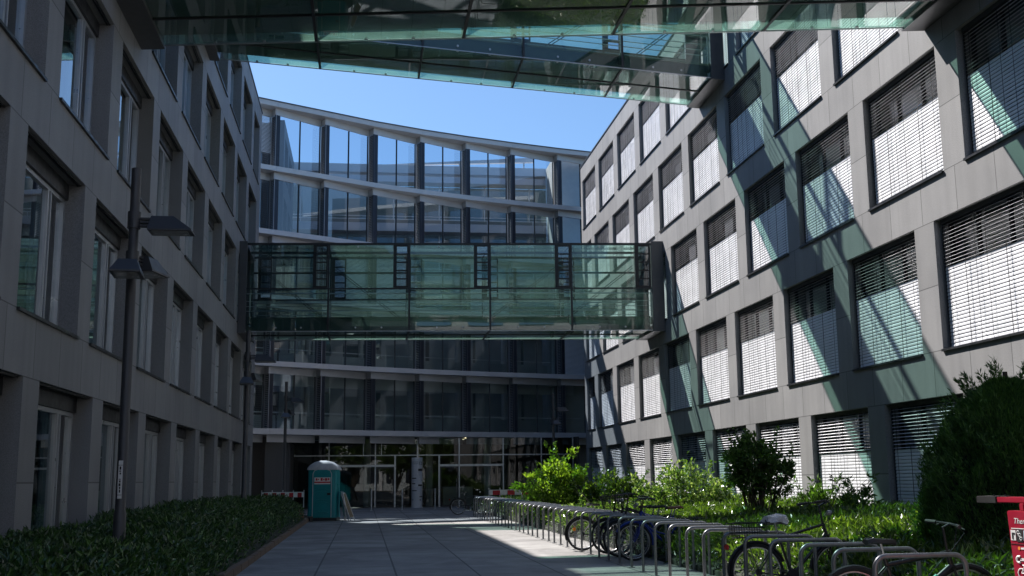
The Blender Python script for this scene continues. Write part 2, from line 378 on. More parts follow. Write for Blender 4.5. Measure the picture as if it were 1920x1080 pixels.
def office(name, label, X, s, yA, yE, rows, z0, ztop, joint_rows, depth, right):
    root = thing(name, label, 'office building', (X, (yA+yE)/2, 0)); off = tuple(root.location)
    TH = .42
    wall = MB()
    def face(y0, y1, za, zb, uv):                 # clad front + body of one cladding block
        xs = sorted((X, X+s*TH))
        fs = [(0, 1, 2, 3), (4, 7, 6, 5), (0, 3, 7, 4), (1, 5, 6, 2), (0, 4, 5, 1), (3, 2, 6, 7)]
        vs = [(X, y0, za), (X, y1, za), (X, y1, zb), (X, y0, zb), (X+s*TH, y0, za), (X+s*TH, y1, za), (X+s*TH, y1, zb), (X+s*TH, y0, zb)]
        wall.add(vs, fs, 0, {0: uv})
    heads = [row_z(r, z0) for r in range(5)]
    wins = []
    for r in range(5):
        head, sill = heads[r]
        ws = sorted(rows[r])
        # pier blocks
        edges = [yA]+[e for w_ in ws for e in w_]+[yE]
        for i in range(0, len(edges), 2):
            a, b = edges[i], edges[i+1]
            if b-a > .01:
                n = max(1, round((b-a)/1.39)) if b-a > 2 else 1
                face(a, b, sill, head, [(0.012, 0), (n-.012, 0), (n-.012, 2), (0.012, 2)])
        for a, b in ws: wins.append((r, a, b, sill, head))
        # spandrel above this row
        nxt = heads[r+1][1] if r < 4 else ztop
        jr = joint_rows[r]
        face(yA, yE, head, nxt, [((yA-jr)/1.391, 0), ((yE-jr)/1.391, 0), ((yE-jr)/1.391, 1), ((yA-jr)/1.391, 1)])
    wall.build('wall', M['stone'], root, off=off)
    # shell: roof, end walls, back, floor slabs
    sh = MB(); xa, xb = sorted((X+s*TH, X+s*depth))
    sh.box(xa, xb, yE-.35, yE, 0, ztop-.05); sh.box(xa, xb, yA, yA+.35, 0, ztop-.05)
    sh.box(*sorted((X+s*(depth-.3), X+s*depth)), yA+.35, yE-.35, 0, ztop-.05)
    sh.box(*sorted((X+s*TH, X+s*(depth-.3))), yA+.35, yE-.35, ztop-.45, ztop-.1)
    sh.build('shell', M['stone'], root, off=off)
    cp = MB(); cp.box(*sorted((X-s*.03, X+s*.5)), yA, yE+.03, ztop+.002, ztop+.07)
    cp.build('parapet_cap', M['darkgrey'], root, off=off)
    fl = MB()
    for r in range(5):
        zz = heads[r][0]+.25
        fl.box(*sorted((X+s*(TH+.01), X+s*(depth-.31))), yA+.36, yE-.36, zz, zz+.4, 0)
    fl.box(*sorted((X+s*5.2, X+s*5.35)), yA+.36, yE-.36, .05, ztop-.5, 1)
    yy = yA+3
    while yy < yE-2:                              # partitions between rooms
        fl.box(*sorted((X+s*(TH+.3), X+s*5.19)), yy, yy+.12, .05, ztop-.5, 1); yy += PB
    fl.build('interior', [M['slab'], M['room']], root, off=off)
    for r, a, b, z1, z2 in wins:
        d0 = TH-.10; xf = X+s*d0; xg = X+s*(d0+.04)
        fr = MB(); fw_ = .06
        fx = sorted((xf, xf+s*.09))
        bl = .28                                                 # blind box above
        if right:
            fr.box(*fx, a, a+fw_, z1, z2); fr.box(*fx, b-fw_, b, z1, z2)
            fr.box(*fx, a+fw_, b-fw_, z1, z1+fw_); fr.box(*fx, a+fw_, b-fw_, z2-fw_, z2)
            for q in (.35, .68): fr.box(*fx, a+(b-a)*q, a+(b-a)*q+.05, z1+fw_, z2-fw_)
            fr.box(*fx, a+fw_, a+(b-a)*.35, z2-1., z2-.95); fr.box(*fx, a+(b-a)*.35+.05, a+(b-a)*.68, z2-1., z2-.95)
            wo = fr.build('window', M['dark'], root, off=off)
            pn = MB(); pn.quad((xg, a+.03, z1+.03), (xg, b-.03, z1+.03), (xg, b-.03, z2-.03), (xg, a+.03, z2-.03))
            pn.build('pane', M['wglass'], wo, off=off)
            # exterior venetian blind
            bd = MB(); db = .13
            ya, yb = a+.04, b-.11
            top = z2-.10; bot = z1+(.04 if r else .02)
            n = int((top-bot)/.0735); split = top-.90-random.choice((0, 0, .02, -.02))
            for i in range(n):
                zc = top-(i+.5)*(top-bot)/n
                op = zc > split; hw = .036 if op else .0335
                ang = R(17+random.uniform(-1.2, 1.2)) if op else R(80.5+random.uniform(-2., 2.))
                sag = .006
                cx, cz = math.cos(ang)*hw, math.sin(ang)*hw
                x0, x1 = X+s*db-s*cx, X+s*db+s*cx           # outer edge low, inner edge high
                xm, zm = X+s*db-s*sag*math.sin(ang), zc+sag*math.cos(ang)
                yj = random.uniform(-.002, .002)
                bd.add([(x0, ya, zc-cz), (x0, yb, zc-cz+yj), (xm, yb, zm+yj), (xm, ya, zm), (x1, yb, zc+cz+yj), (x1, ya, zc+cz)],
                       [(0, 1, 2, 3), (3, 2, 4, 5)], 0)
            bd.box(*sorted((X+s*(db-.05), X+s*(db+.05))), ya, yb, top+.005, z2-.005, 1)     # head box
            bd.box(*sorted((X+s*(db-.03), X+s*(db+.03))), ya, yb, bot-.025, bot+.0, 0)      # bottom bar
            for q, wd in ((.10, .006), (.30, .016), (.5, .006), (.62, .006), (.74, .016), (.93, .006)):
                yq = ya+(yb-ya)*q
                bd.box(*sorted((X+s*(db-.052), X+s*(db-.046))), yq-wd/2, yq+wd/2, bot, top if wd < .01 else split+.05, 1)
            for q in (.0, 1.0):                                                               # side guides
                yq = ya-.02 if q == 0 else yb+.025
                bd.box(*sorted((X+s*(db-.012), X+s*(db+.012))), yq-.01, yq+.01, z1, z2-.1, 1)
            bd.build('blind', [M['slat'], M['cord']], wo, off=off)
        else:
            zt = z2-bl
            fr.box(*fx, a, a+.05, z1, zt); fr.box(*fx, b-.07, b, z1, zt)
            fr.box(*fx, a+.05, b-.07, zt-.07, zt); fr.box(*fx, a+.05, b-.07, z1+.10, z1+.17)
            ym = a+(b-a)*.70
            fr.box(*fx, ym-.04, ym+.04, z1+.17, zt-.07)
            fr.box(*sorted((xf-s*.02, xf+s*.05)), ym+.07, ym+.12, z1+.17, zt-.07)
            fr.box(*sorted((xf-s*.02, xf+s*.05)), b-.16, b-.11, z1+.17, zt-.07)
            fr.box(*fx, a+.0, b, z1, z1+.095, 1)
            # lowered soffit with the blind box above the frame
            fr.box(*sorted((xf-s*.05, xf+s*.1)), a, b, zt+.004, z2-.002, 1)
            for q in (.07, .12): fr.box(*sorted((X+s*q, X+s*(q+.02))), a+.01, b-.01, z2-.03, z2-.002, 1)
            wo = fr.build('window', [M['alu'], M['dark']], root, off=off)
            pn = MB(); pn.quad((xg, a+.05, z1+.12), (xg, b-.05, z1+.12), (xg, b-.05, zt-.03), (xg, a+.05, zt-.03))
            pn.build('pane', M['wglass'], wo, off=off)
            cu = MB(); cw = random.uniform(.22, .5)*(b-a)                                    # curtain drawn to the far side
            ys = np.linspace(b-cw, b-.05, 22)
            for i in range(21):
                x0 = xg+s*(.22+.05*math.sin(i*1.9)); x1 = xg+s*(.22+.05*math.sin((i+1)*1.9))
                cu.quad((x0, ys[i], z1+.15), (x1, ys[i+1], z1+.15), (x1, ys[i+1], zt-.05), (x0, ys[i], zt-.05))
            cu.build('curtain', M['curtain'], wo, smooth=True, off=off)
        if r:
            si = MB(); si.box(*sorted((X-s*.045, X+s*(d0-.02))), a+.002, b-.002, z1-.035, z1+.012)
            si.build('sill', M['dark'], wo, off=off)
    return root

def grid(y0, ks, yE, short=.55):
    out = []
    for k in ks:
        a = y0+k*PB; b = min(a+WB, yE-short)
        if b-a > .9: out.append((a, b))
    return out
Y0R = [20.2655, 17.5293, 16.1645, 21.7791, 37.0997]; z0R = 1.5666
Y0L = [13.2603, 16.0975, 17.5459, 24.5382, 34.2801]; z0L = 1.5277
rr = [grid(Y0R[0], range(-2, 10), 57.6), grid(Y0R[1], range(-1, 10), 57.6), grid(Y0R[2], range(-1, 10), 57.6), grid(Y0R[3], range(-2, 9), 57.6), grid(Y0R[4], range(-4, 6), 57.6, .4)]
rl = [grid(Y0L[0], range(-2, 10), 50.1, .9), grid(Y0L[1], range(-2, 9), 50.1, .9), grid(Y0L[2], range(-2, 9), 50.1, .9), grid(Y0L[3], range(-3, 8), 50.1, .9), grid(Y0L[4], range(-4, 5), 50.1, .9)]
def jr(y0): return y0+WB+(PB-WB)/2
office('office_building', 'sunlit grey stone office building with white outside blinds in its windows',
       XR, 1, -14, 57.6, rr, z0R, 18.15, [jr(Y0R[min(i+1, 4)]) for i in range(5)], 14, True)
office('office_building', 'shaded grey stone office building with deep windows behind the laurel hedge',
       XL, -1, -14, 50.15, rl, z0L, 18.2, [jr(Y0L[min(i+1, 4)]) for i in range(5)], 14, False)

# ------------------------------------------------------------------ glass bridges
def bridge(label, yL, yR, z0, posts, W=2.77, HB=3.45, portalL=.30, portalR=.47):
    sl = (yR-yL)/(XR-XL)
    root = thing('glass_bridge', label, 'footbridge', (XL, yL, z0), 0, 'glass bridges between the two office buildings')
    fn = lambda a, w_, z: (a, sl*a+w_, z)         # sheared frame: along the bridge, across it, up
    A = XR-XL; a0, a1 = posts[0], posts[-1]
    for p0, p1 in ((.002, portalL), (A-portalR, A-.002)):
        pm = MB(fn)
        pm.box(p0, p1, -.04, .10, -.04, HB+.06); pm.box(p0, p1, W-.10, W+.04, -.04, HB+.06)
        pm.box(p0, p1, .10, W-.10, -.04, .10); pm.box(p0, p1, .10, W-.10, HB-.14, HB+.06)
        pm.build('portal', M['grey'], root)
    fr = MB(fn)
    b0, b1 = portalL+.001, A-portalR-.001
    for w_ in (0., W-.07):
        for z in (1.63, HB-.08): fr.box(b0, b1, w_, w_+.07, z, z+(.08 if z != 1.63 else .055))
        fr.box(b0, b1, w_+.02 if w_ == 0 else W-.05, .05 if w_ == 0 else W-.02, .0, .025, 1)
        for p in posts[1:-1]: fr.box(p-.035, p+.035, w_, w_+.07, .026, 1.629); fr.box(p-.035, p+.035, w_, w_+.07, 1.686, HB-.081)
    for p in posts[1:-1]:
        fr.box(p-.03, p+.03, .071, W-.071, HB-.07, HB-.01); fr.box(p-.03, p+.03, .071, W-.071, .0, .06)
    fr.box(b0, b1, W/2-.025, W/2+.025, .005, .055)                 # long joint of the floor glazing
    fr.box(b0, b1, W-.10, W-.072, 2.72, 2.80)
    fr.box(b0, b1, W/2-.04, W/2+.04, HB-.16, HB-.072)
    fr.build('frame', [M['darkgrey'], M['alu']], root)
    fl = MB(fn)
    fl.box(b0, b1, .40, W-.40, .09, .56); fl.box(b0, b1, .34, W-.34, .561, .60)
    for p in posts: fl.box(p-.06 if p > b0+.1 else p, p+.06, .08, .399, .30, .52); fl.box(p-.06 if p > b0+.1 else p, p+.06, W-.399, W-.08, .30, .52)
    fl.build('floor', M['deck'], root)
    rl_ = MB(fn)
    for w_ in (.22, W-.22):
        for z, r_ in ((.82, .014), (1.0, .014), (1.2, .014), (1.5, .026)): rl_.tube([(b0, w_, z), (b1, w_, z)], r_, 6)
        for p in posts: rl_.box(max(b0, p-.02), p+.02, w_-.012, w_+.012, .60, 1.49)
    rl_.build('handrail', M['alu'], root)
    nb = len(posts)-1
    for i in range(nb):
        p, q = posts[i], posts[i+1]; v0 = p+(q-p)*.80
        g = lambda name, a, b, c, d, m: (lambda x: (x.quad(a, b, c, d), x.build(name, m, root)))(MB(fn))
        u0, u1 = p+(q-p)*.20, p
        # near side: big light, sash on its right; far side: sash on its left
        g('glass_panel', (p, .035, .04), (q, .035, .04), (q, .035, 1.64), (p, .035, 1.64), M['bglass'])
        g('glass_panel', (p, .035, 1.67), (v0, .035, 1.67), (v0, .035, HB-.04), (p, .035, HB-.04), M['bglass'])
        g('glass_panel', (p, W-.035, .04), (q, W-.035, .04), (q, W-.035, 1.64), (p, W-.035, 1.64), M['bglass'])
        g('glass_panel', (u0, W-.035, 1.67), (q, W-.035, 1.67), (q, W-.035, HB-.04), (u0, W-.035, HB-.04), M['bglass'])
        g('roof_panel', (p, .04, HB-.03), (q, .04, HB-.03), (q, W-.04, HB-.03), (p, W-.04, HB-.03), M['bglass'])
        g('floor_panel', (p, .04, .03), (q, .04, .03), (q, W/2, .03), (p, W/2, .03), M['uglass'])
        g('floor_panel', (p, W/2, .03), (q, W/2, .03), (q, W-.04, .03), (p, W-.04, .03), M['uglass'])
        for w0, x0, x1 in ((-.01, v0, q-.04), (W-.09, p+.04, u0)):
            sm = MB(fn); zz0, zz1 = 1.69, HB-.085
            jw = .13
            sm.box(x0, x0+jw, w0, w0+.1, zz0, zz1); sm.box(x1-.05, x1, w0, w0+.1, zz0, zz1)
            for k in range(6):
                z = zz0+(zz1-zz0-.05)*k/5
                sm.box(x0+jw, x1-.05, w0+.01, w0+.09, z, z+(.07 if k in (0, 5) else .045))
            so_ = sm.build('vent_sash', M['black'], root)
            pm = MB(fn); pm.quad((x0+jw, w0+.05, zz0), (x1-.05, w0+.05, zz0), (x1-.05, w0+.05, zz1), (x0+jw, w0+.05, zz1)); pm.build('pane', M['fglass'], so_)
        if i != nb//2:
            bm_ = MB(fn); fl_ = i < nb/2
            for dz in (0, .10):
                a_, b_ = ((p+.1, 2.95+dz), (q-.1, .68+dz)) if fl_ else ((q-.1, 2.95+dz), (p+.1, .68+dz))
                bm_.tube([(a_[0], W-.16, a_[1]), (b_[0], W-.16, b_[1])], .016, 6)
            bm_.build('brace_rod', M['darkgrey'], root)
        fx = [(p+(q-p)*q_, .02, .15, 'y') for q_ in (.34, .66)]+[(p+(q-p)*q_, w_, .02, 'z') for q_ in (.34, .66) for w_ in (.12, W-.12)]+[(p+(q-p)*.36, .02, HB-.15, 'y')]
        for x_, w_, z_, ax_ in fx:
            px = MB(fn); px.lathe([(.0, -.02), (.035, -.018), (.032, .02), (.0, .02)], 10, (x_, w_, z_), ax_); px.build('point_fixing', M['alu'], root, smooth=True)
    return root
bridge('lowest green glass bridge, spanning the courtyard in front of the glass end building', 42.85, 41.5, 5.63+H, [.43, 3.4, 6.48, 9.58, 12.73, 15.85])
bridge('green glass bridge high under the sky, between the lowest and the closest bridge', 30.5, 33.35, 12.79+H, [.43, 3.31, 6.43, 9.55, 12.8, 15.85])
bridge('closest green glass bridge, its glazed underside cut off by the top edge of the photo', 20.62, 17.85, 9.19+H, [.51, 3.72, 6.8, 9.9, 13.0, 15.85], portalL=.5)

# ------------------------------------------------------------------ glass end building
PJ = [(-4.92, 59.95), (-2.25, 61.42), (.47, 62.93), (3.25, 64.19), (6.07, 65.28), (8.96, 66.25), (12.07, 67.18)]
PJ = [(-10.2, 57.0), (-7.57, 58.47)]+PJ+[(15.2, 68.0), (18.3, 68.7)]
PJ = [Vector((x, y, 0)) for x, y in PJ]
ZL = [2.7815+3.56*k+H for k in range(6)]; ZL[5] += .1
end = thing('glass_office_block', 'curved glass office block with pale floor bands closing the courtyard', 'office building', (3, 64, 0)); eo = (3, 64, 0)
def segs():
    for i in range(len(PJ)-1):
        a, b = PJ[i], PJ[i+1]; tt = (b-a).normalized(); nn = Vector((-tt.y, tt.x, 0))
        yield i, a, b, tt, nn
SEG = list(segs())
for k, zt in enumerate(ZL):
    fb = MB()
    for i, a, b, tt, nn in SEG:
        n0 = (SEG[i-1][4]+nn).normalized() if i else nn
        n1 = (SEG[i+1][4]+nn).normalized() if i < len(SEG)-1 else nn
        th = .27 if k else .30
        pb = [a, b-tt*.008, b-tt*.008+n1*1.25, a+n0*1.25]
        vs = [(p.x, p.y, zt-th) for p in pb]+[(p.x, p.y, zt) for p in pb]
        fb.add(vs, [(3, 2, 1, 0), (4, 5, 6, 7), (0, 1, 5, 4), (1, 2, 6, 5), (2, 3, 7, 6), (3, 0, 4, 7)], 0)
        if k == 5:
            c = [a-nn*.04, b-nn*.04, b+nn*.2, a+nn*.2]
            vs = [(p.x, p.y, zt+.003) for p in c]+[(p.x, p.y, zt+.06) for p in c]
            fb.add(vs, [(3, 2, 1, 0), (4, 5, 6, 7), (0, 1, 5, 4), (1, 2, 6, 5), (2, 3, 7, 6), (3, 0, 4, 7)], 1)
    fb.build('floor_band', [M['panel'], M['grey']], end, off=eo)
def vquad(mbx, p, q, z0, z1, th, nn, m=0):
    vs = []
    for z in (z0, z1):
        for c in (p, q, q+nn*th, p+nn*th): vs.append((c.x, c.y, z))
    mbx.add(vs, [(3, 2, 1, 0), (4, 5, 6, 7), (0, 1, 5, 4), (1, 2, 6, 5), (2, 3, 7, 6), (3, 0, 4, 7)], m)
for k in range(6):
    zt = ZL[k]; zb = ZL[k-1] if k else 0
    sp = MB()
    for i, a, b, tt, nn in SEG:
        A = a+nn*.30; B = b+nn*.85; d = (B-A).normalized(); nd = Vector((-d.y, d.x, 0))
        vquad(sp, A, B, zt-.27-.37-(.06 if k == 0 else 0), zt-(.272 if k else .302), .06, nd)
    sp.build('spandrel', M['panel'], end, off=eo)
    if k == 0: continue
    for i, a, b, tt, nn in SEG:
        A = a+nn*.30; B = b+nn*.85; d = (B-A).normalized(); nd = Vector((-d.y, d.x, 0)); Lg = (B-A).length
        g0, g1 = zb+.002, zt-.645
        dp = MB(); vquad(dp, A, A+d*.27, g0, g1, .05, nd); dp.build('side_panel', M['navy'], end, off=eo)
        fr = MB(); c0 = A+d*.272; c1 = B-d*.002; mid = c0+(c1-c0)*.50
        for c in (c0+d*.02, mid, c1-d*.03): vquad(fr, c-d*.018, c+d*.018, g0, g1, .10, nd)
        wo = fr.build('window', M['darkgrey'] if k > 3 else M['grey'], end, off=eo)
        gp = MB(); e = nd*.06
        gp.quad(*[(p.x, p.y, z) for p, z in ((c0+e, g0), (c1+e, g0), (c1+e, g1+.05), (c0+e, g1+.05))]); gp.build('pane', M['fglass' if k > 2 else 'lglass'], wo, off=eo)
        if (i, k) in ((1, 5), (8, 3), (8, 2), (3, 3), (4, 3), (6, 3)):
            bl = MB(); zlo = g0+(g1-g0)*(.3 if k == 5 else .0)
            z = g1-.03
            while z > zlo:
                x0, x1 = c0-nd*.08, c1-nd*.08; y0_, y1_ = c0-nd*.03, c1-nd*.03
                bl.quad((x0.x, x0.y, z-.06), (x1.x, x1.y, z-.06), (y1_.x, y1_.y, z), (y0_.x, y0_.y, z)); z -= .075
            bl.build('blind', M['slat'], wo, off=eo)
        if i < len(SEG)-1:
            A2 = b+SEG[i+1][4]*.30; lv = MB(); z = g0+.04; dd = (A2-B).normalized(); ln = Vector((-dd.y, dd.x, 0))
            vquad(lv, B, A2-dd*.003, g1+.002, zt-.274, .05, ln, 0); vquad(lv, B, B+dd*.04, g0, g1, .05, ln, 0); vquad(lv, A2-dd*.045, A2-dd*.005, g0, g1, .05, ln, 0)
            while z < g1-.05:
                p, q = B+dd*.041, A2-dd*.046
                vs = [(p.x, p.y, z), (q.x, q.y, z), (q.x+ln.x*.05, q.y+ln.y*.05, z+.035), (p.x+ln.x*.05, p.y+ln.y*.05, z+.035),
                      (p.x, p.y, z+.012), (q.x, q.y, z+.012), (q.x+ln.x*.05, q.y+ln.y*.05, z+.047), (p.x+ln.x*.05, p.y+ln.y*.05, z+.047)]
                lv.add(vs, [(3, 2, 1, 0), (4, 5, 6, 7), (0, 1, 5, 4), (1, 2, 6, 5), (2, 3, 7, 6), (3, 0, 4, 7)], 0); z += .10
            e = ln*.055; vquad(lv, B+e, A2+e, g0, g1, .02, ln, 1)
            lv.build('louvre_fin', [M['louvre'], M['grey']], end, off=eo)
# storey slabs and rooms behind the lower glazing
it = MB()
def strip(z0, z1, d0, d1, m):
    for i, a, b, tt, nn in SEG:
        n0 = (SEG[i-1][4]+nn).normalized() if i else nn
        n1 = (SEG[i+1][4]+nn).normalized() if i < len(SEG)-1 else nn
        pb = [a+n0*d0, b+n1*d0, b+n1*d1, a+n0*d1]
        vs = [(p.x, p.y, z0) for p in pb]+[(p.x, p.y, z1) for p in pb]
        it.add(vs, [(3, 2, 1, 0), (4, 5, 6, 7), (0, 1, 5, 4), (1, 2, 6, 5), (2, 3, 7, 6), (3, 0, 4, 7)], m)
strip(ZL[0]-.3, ZL[0]-.05, 1.27, 6.2, 0)
for k in (1, 2): strip(ZL[k]-.3, ZL[k]-.05, 1.27, 2.7, 0)
strip(ZL[0]+.0, ZL[0]+.9, 3.2, 3.3, 1); strip(ZL[0]+.92, ZL[0]+.99, 1.6, 1.65, 2); strip(ZL[1]+.92, ZL[1]+.97, 2.2, 2.25, 2); strip(ZL[1]-1.15, ZL[1]-.31, 1.7, 1.8, 2); strip(ZL[1]-.04, ZL[1]+.85, 3.2, 3.28, 1)
for i, a, b, tt, nn in SEG:
    for k in (1, 2):
        z0, z1 = ZL[k-1]-.04, ZL[k]-.31
        c = a+nn*4.2+tt*1.1
        it.lathe([(.16, z0), (.16, z1)], 12, (c.x, c.y, 0), 'z', 2)
        p, q = a+nn*6.2, b+nn*6.2                      # back wall with one opening per bay on the upper of the three
        if k == 2 and i in (2, 3, 4):
            vquad(it, p, p+tt*.8, z0, z1, .1, nn, 1); vquad(it, p+tt*2.4, q, z0, z1, .1, nn, 1)
            vquad(it, p+tt*.8, p+tt*2.4, z0, z0+.9, .1, nn, 1); vquad(it, p+tt*.8, p+tt*2.4, z0+2.1, z1, .1, nn, 1)
        else: vquad(it, p, q, z0, z1, .1, nn, 1)
it.box(11.6, 11.8, 68.6, 72.4, ZL[0], ZL[2]-.31, 1)
it.build('interior', [M['slab'], M['hall'], M['white']], end, off=eo)
# entrance front, set back under the first floor
en = MB(); YE = 65.15
def xpx(x): return (x-681)/2085*YE*1.004-.0
zt_, zh_, zc_ = 1.45+H, .86+H, ZL[0]-.36
xs_full = [-4.3, xpx(540), xpx(618), xpx(702), xpx(779), xpx(856), xpx(938), xpx(1010), 12.2]
for x in xs_full: en.box(x-.035, x+.035, YE, YE+.09, .0, zc_)
for x0, x1 in zip(xs_full, xs_full[1:]): en.box(x0+.036, x1-.036, YE+.005, YE+.08, zt_-.03, zt_+.03)
for x in (xpx(680), xpx(713)): en.box(x-.02, x+.02, YE+.01, YE+.07, zt_+.031, zc_)
for x0, x1 in ((618, 702), (702, 738), (819, 856), (856, 938)):
    en.box(xpx(x0)+.04, xpx(x1)-.04, YE-.005, YE+.10, zh_-.06, zh_+.06)
for x in (738, 819): en.box(xpx(x)-.045, xpx(x)+.045, YE-.004, YE+.095, 0, zt_-.032)
eno = en.build('entrance_frame', M['alu'], end, off=eo)
gp = MB(); gp.quad((-4.3, YE+.045, .02), (12.2, YE+.045, .02), (12.2, YE+.045, zc_), (-4.3, YE+.045, zc_)); gp.build('pane', M['eglass'], eno, off=eo)
for x0, x1 in ((702, 738), (819, 856)):
    dm = MB(); a_, b_ = xpx(x0)+.05, xpx(x1)-.05
    dm.box(a_, a_+.06, YE-.03, YE-.006, .02, zh_-.07); dm.box(b_-.06, b_, YE-.03, YE-.006, .02, zh_-.07)
    dm.box(a_+.06, b_-.06, YE-.03, YE-.006, .02, .12); dm.box(a_+.06, b_-.06, YE-.03, YE-.006, zh_-.15, zh_-.07)
    do = dm.build('door', M['darkgrey'], end, off=eo)
    hm = MB(); hm.tube([(b_-.12, YE-.08, .8), (b_-.12, YE-.08, 1.6)], .016, 8); hm.build('handle', M['rim'], do, off=eo)
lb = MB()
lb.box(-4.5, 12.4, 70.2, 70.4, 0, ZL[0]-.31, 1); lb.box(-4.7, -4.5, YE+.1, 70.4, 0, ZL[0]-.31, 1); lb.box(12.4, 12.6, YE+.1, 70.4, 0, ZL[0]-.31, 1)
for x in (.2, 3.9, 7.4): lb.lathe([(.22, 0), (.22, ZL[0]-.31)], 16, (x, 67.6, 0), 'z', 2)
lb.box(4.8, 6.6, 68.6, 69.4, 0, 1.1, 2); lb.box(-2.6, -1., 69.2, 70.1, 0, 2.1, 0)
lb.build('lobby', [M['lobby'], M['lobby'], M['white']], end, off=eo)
# side pier and glazed link left of the entrance
sd_ = MB(); sd_.box(-5.2, -4.2, 60.9, 62.2, 0, ZL[0]-.7); sd_.box(-4.199, -3.95, 61.6, 65.1, 0, ZL[0]-.7); sd_.build('pier', M['stone'], end, off=eo)
dl = MB()
for x in (1.2, 2.4, 3.6, 4.8, 6.0, 7.2):
    for y_ in (66.4, 68.6): dl.lathe([(.09, ZL[0]-.325), (.09, ZL[0]-.312)], 12, (x, y_, 0))
tag(dl.build('ceiling_light', M['downlight'], end, off=eo), kind='stuff')

# ------------------------------------------------------------------ wings and rear block seen through the upper glazing
def wing(label, X, s, y0, y1, ztop, mat):
    root = thing('office_wing', label, 'office building', (X, (y0+y1)/2, 0)); off = tuple(root.location)
    wl = MB(); hs = []
    zz = [0]+[ZL[k]-1.15 for k in range(1, 6)]
    ys = [y0]; y_ = y0+.9
    while y_+2.6 < y1-.3: ys += [y_, y_+2.6]; y_ += 3.5
    ys.append(y1)
    levels = [(z, z+2.4) for z in [1., 4.9, 8.46, 12.02, 15.58, 19.14]]
    prev = 0
    xx = sorted((X, X+s*.4))
    for z0_, z1_ in levels:
        wl.box(*xx, y0, y1, prev, z0_)
        for i in range(0, len(ys), 2): wl.box(*xx, ys[i], ys[i+1], z0_, z1_)
        for i in range(1, len(ys)-1, 2): hs.append((ys[i], ys[i+1], z0_, z1_))
        prev = z1_
    wl.box(*xx, y0, y1, prev, ztop)
    wl.box(*sorted((X+s*.401, X+s*9)), y0, y1, 0, ztop-.2)
    wl.build('wall', mat, root, off=off)
    for a, b, z0_, z1_ in hs:
        wm = MB(); wm.box(*sorted((X+s*.22, X+s*.3)), a, b, z0_, z0_+.06); wm.box(*sorted((X+s*.22, X+s*.3)), a, b, z1_-.06, z1_)
        wm.box(*sorted((X+s*.22, X+s*.3)), (a+b)/2-.03, (a+b)/2+.03, z0_+.06, z1_-.06)
        wo = wm.build('window', M['dark'], root, off=off)
        pm = MB(); pm.quad((X+s*.26, a, z0_), (X+s*.26, b, z0_), (X+s*.26, b, z1_), (X+s*.26, a, z1_)); pm.build('pane', M['fglass'], wo, off=off)
    return root
wing('shaded grey wing receding behind the left part of the end glazing', XL, -1, 63.6, 72.6, 22.35, M['stone'])
wing('pale sunlit wing receding behind the right end of the end glazing', XR+.6, 1, 69.2, 72.6, 22.35, M['sunlitwall'])
rear = thing('rear_office_block', 'banded office block with railings seen through the top storeys of the end glazing', 'office building', (3, 73, 0)); ro = (3, 73, 0)
YR_ = 72.7
for k, z in enumerate([4.2, 7.76, 11.32, 14.88, 18.44, 22.45]):
    bm_ = MB(); bm_.box(-6, 14, YR_, YR_+1.2, z-.55, z)
    if k == 5: bm_.box(-6, 14, YR_+.1, YR_+1.2, 21.3, 21.72)
    bm_.build('floor_band', M['panel'], rear, off=ro)
    rm = MB()
    if k == 5:
        for x in np.arange(-5.9, 14, 1.55): rm.box(x, x+.06, YR_+.2, YR_+.3, 21.721, 21.899)
        rm.build('railing', M['panel'], rear, off=ro)
        wm = MB()
        for x in np.arange(-6, 14.1, 1.55): wm.box(x, x+.07, YR_+1.0, YR_+1.1, 18.9, 21.29)
        wo = wm.build('window', M['alu'], rear, off=ro)
        pm = MB(); pm.quad((-6, YR_+1.05, 18.9), (14, YR_+1.05, 18.9), (14, YR_+1.05, 21.3), (-6, YR_+1.05, 21.3)); pm.build('pane', M['wglass'], wo, off=ro)
        continue
    for zz in (.25, .45): rm.box(-6, 14, YR_+.05, YR_+.09, z+zz, z+zz+.05)
    x = -5.9
    while x < 14: rm.box(x, x+.05, YR_+.05, YR_+.09, z+.002, z+.249); x += 1.55
    rm.build('railing', M['panel'], rear, off=ro)
    wm = MB(); x = -6
    zb = z-3.0
    while x < 14.1: wm.box(x, x+.07, YR_+1.0, YR_+1.1, zb, z-.56); x += 1.55
    wo = wm.build('window', M['alu'], rear, off=ro)
    pm = MB(); pm.quad((-6, YR_+1.05, zb), (14, YR_+1.05, zb), (14, YR_+1.05, z-.56), (-6, YR_+1.05, z-.56)); pm.build('pane', M['wglass'], wo, off=ro)
bk = MB(); bk.box(-6, 14, YR_+3.2, YR_+9, 0, 21.8); bk.build('core', M['room'], rear, off=ro)
cn = MB(); cn.prism([(.7, 22.46), (11.3, 22.98), (11.3, 23.3), (.7, 22.5)], 'y', YR_+.3, YR_+.6, 0)
for x, zz in ((6.2, 22.72), (8.2, 22.82), (10.6, 22.94)): cn.box(x, x+.1, YR_+.4, YR_+.5, 22.451, zz)
cn.build('roof_canopy', M['panel'], rear, off=ro)

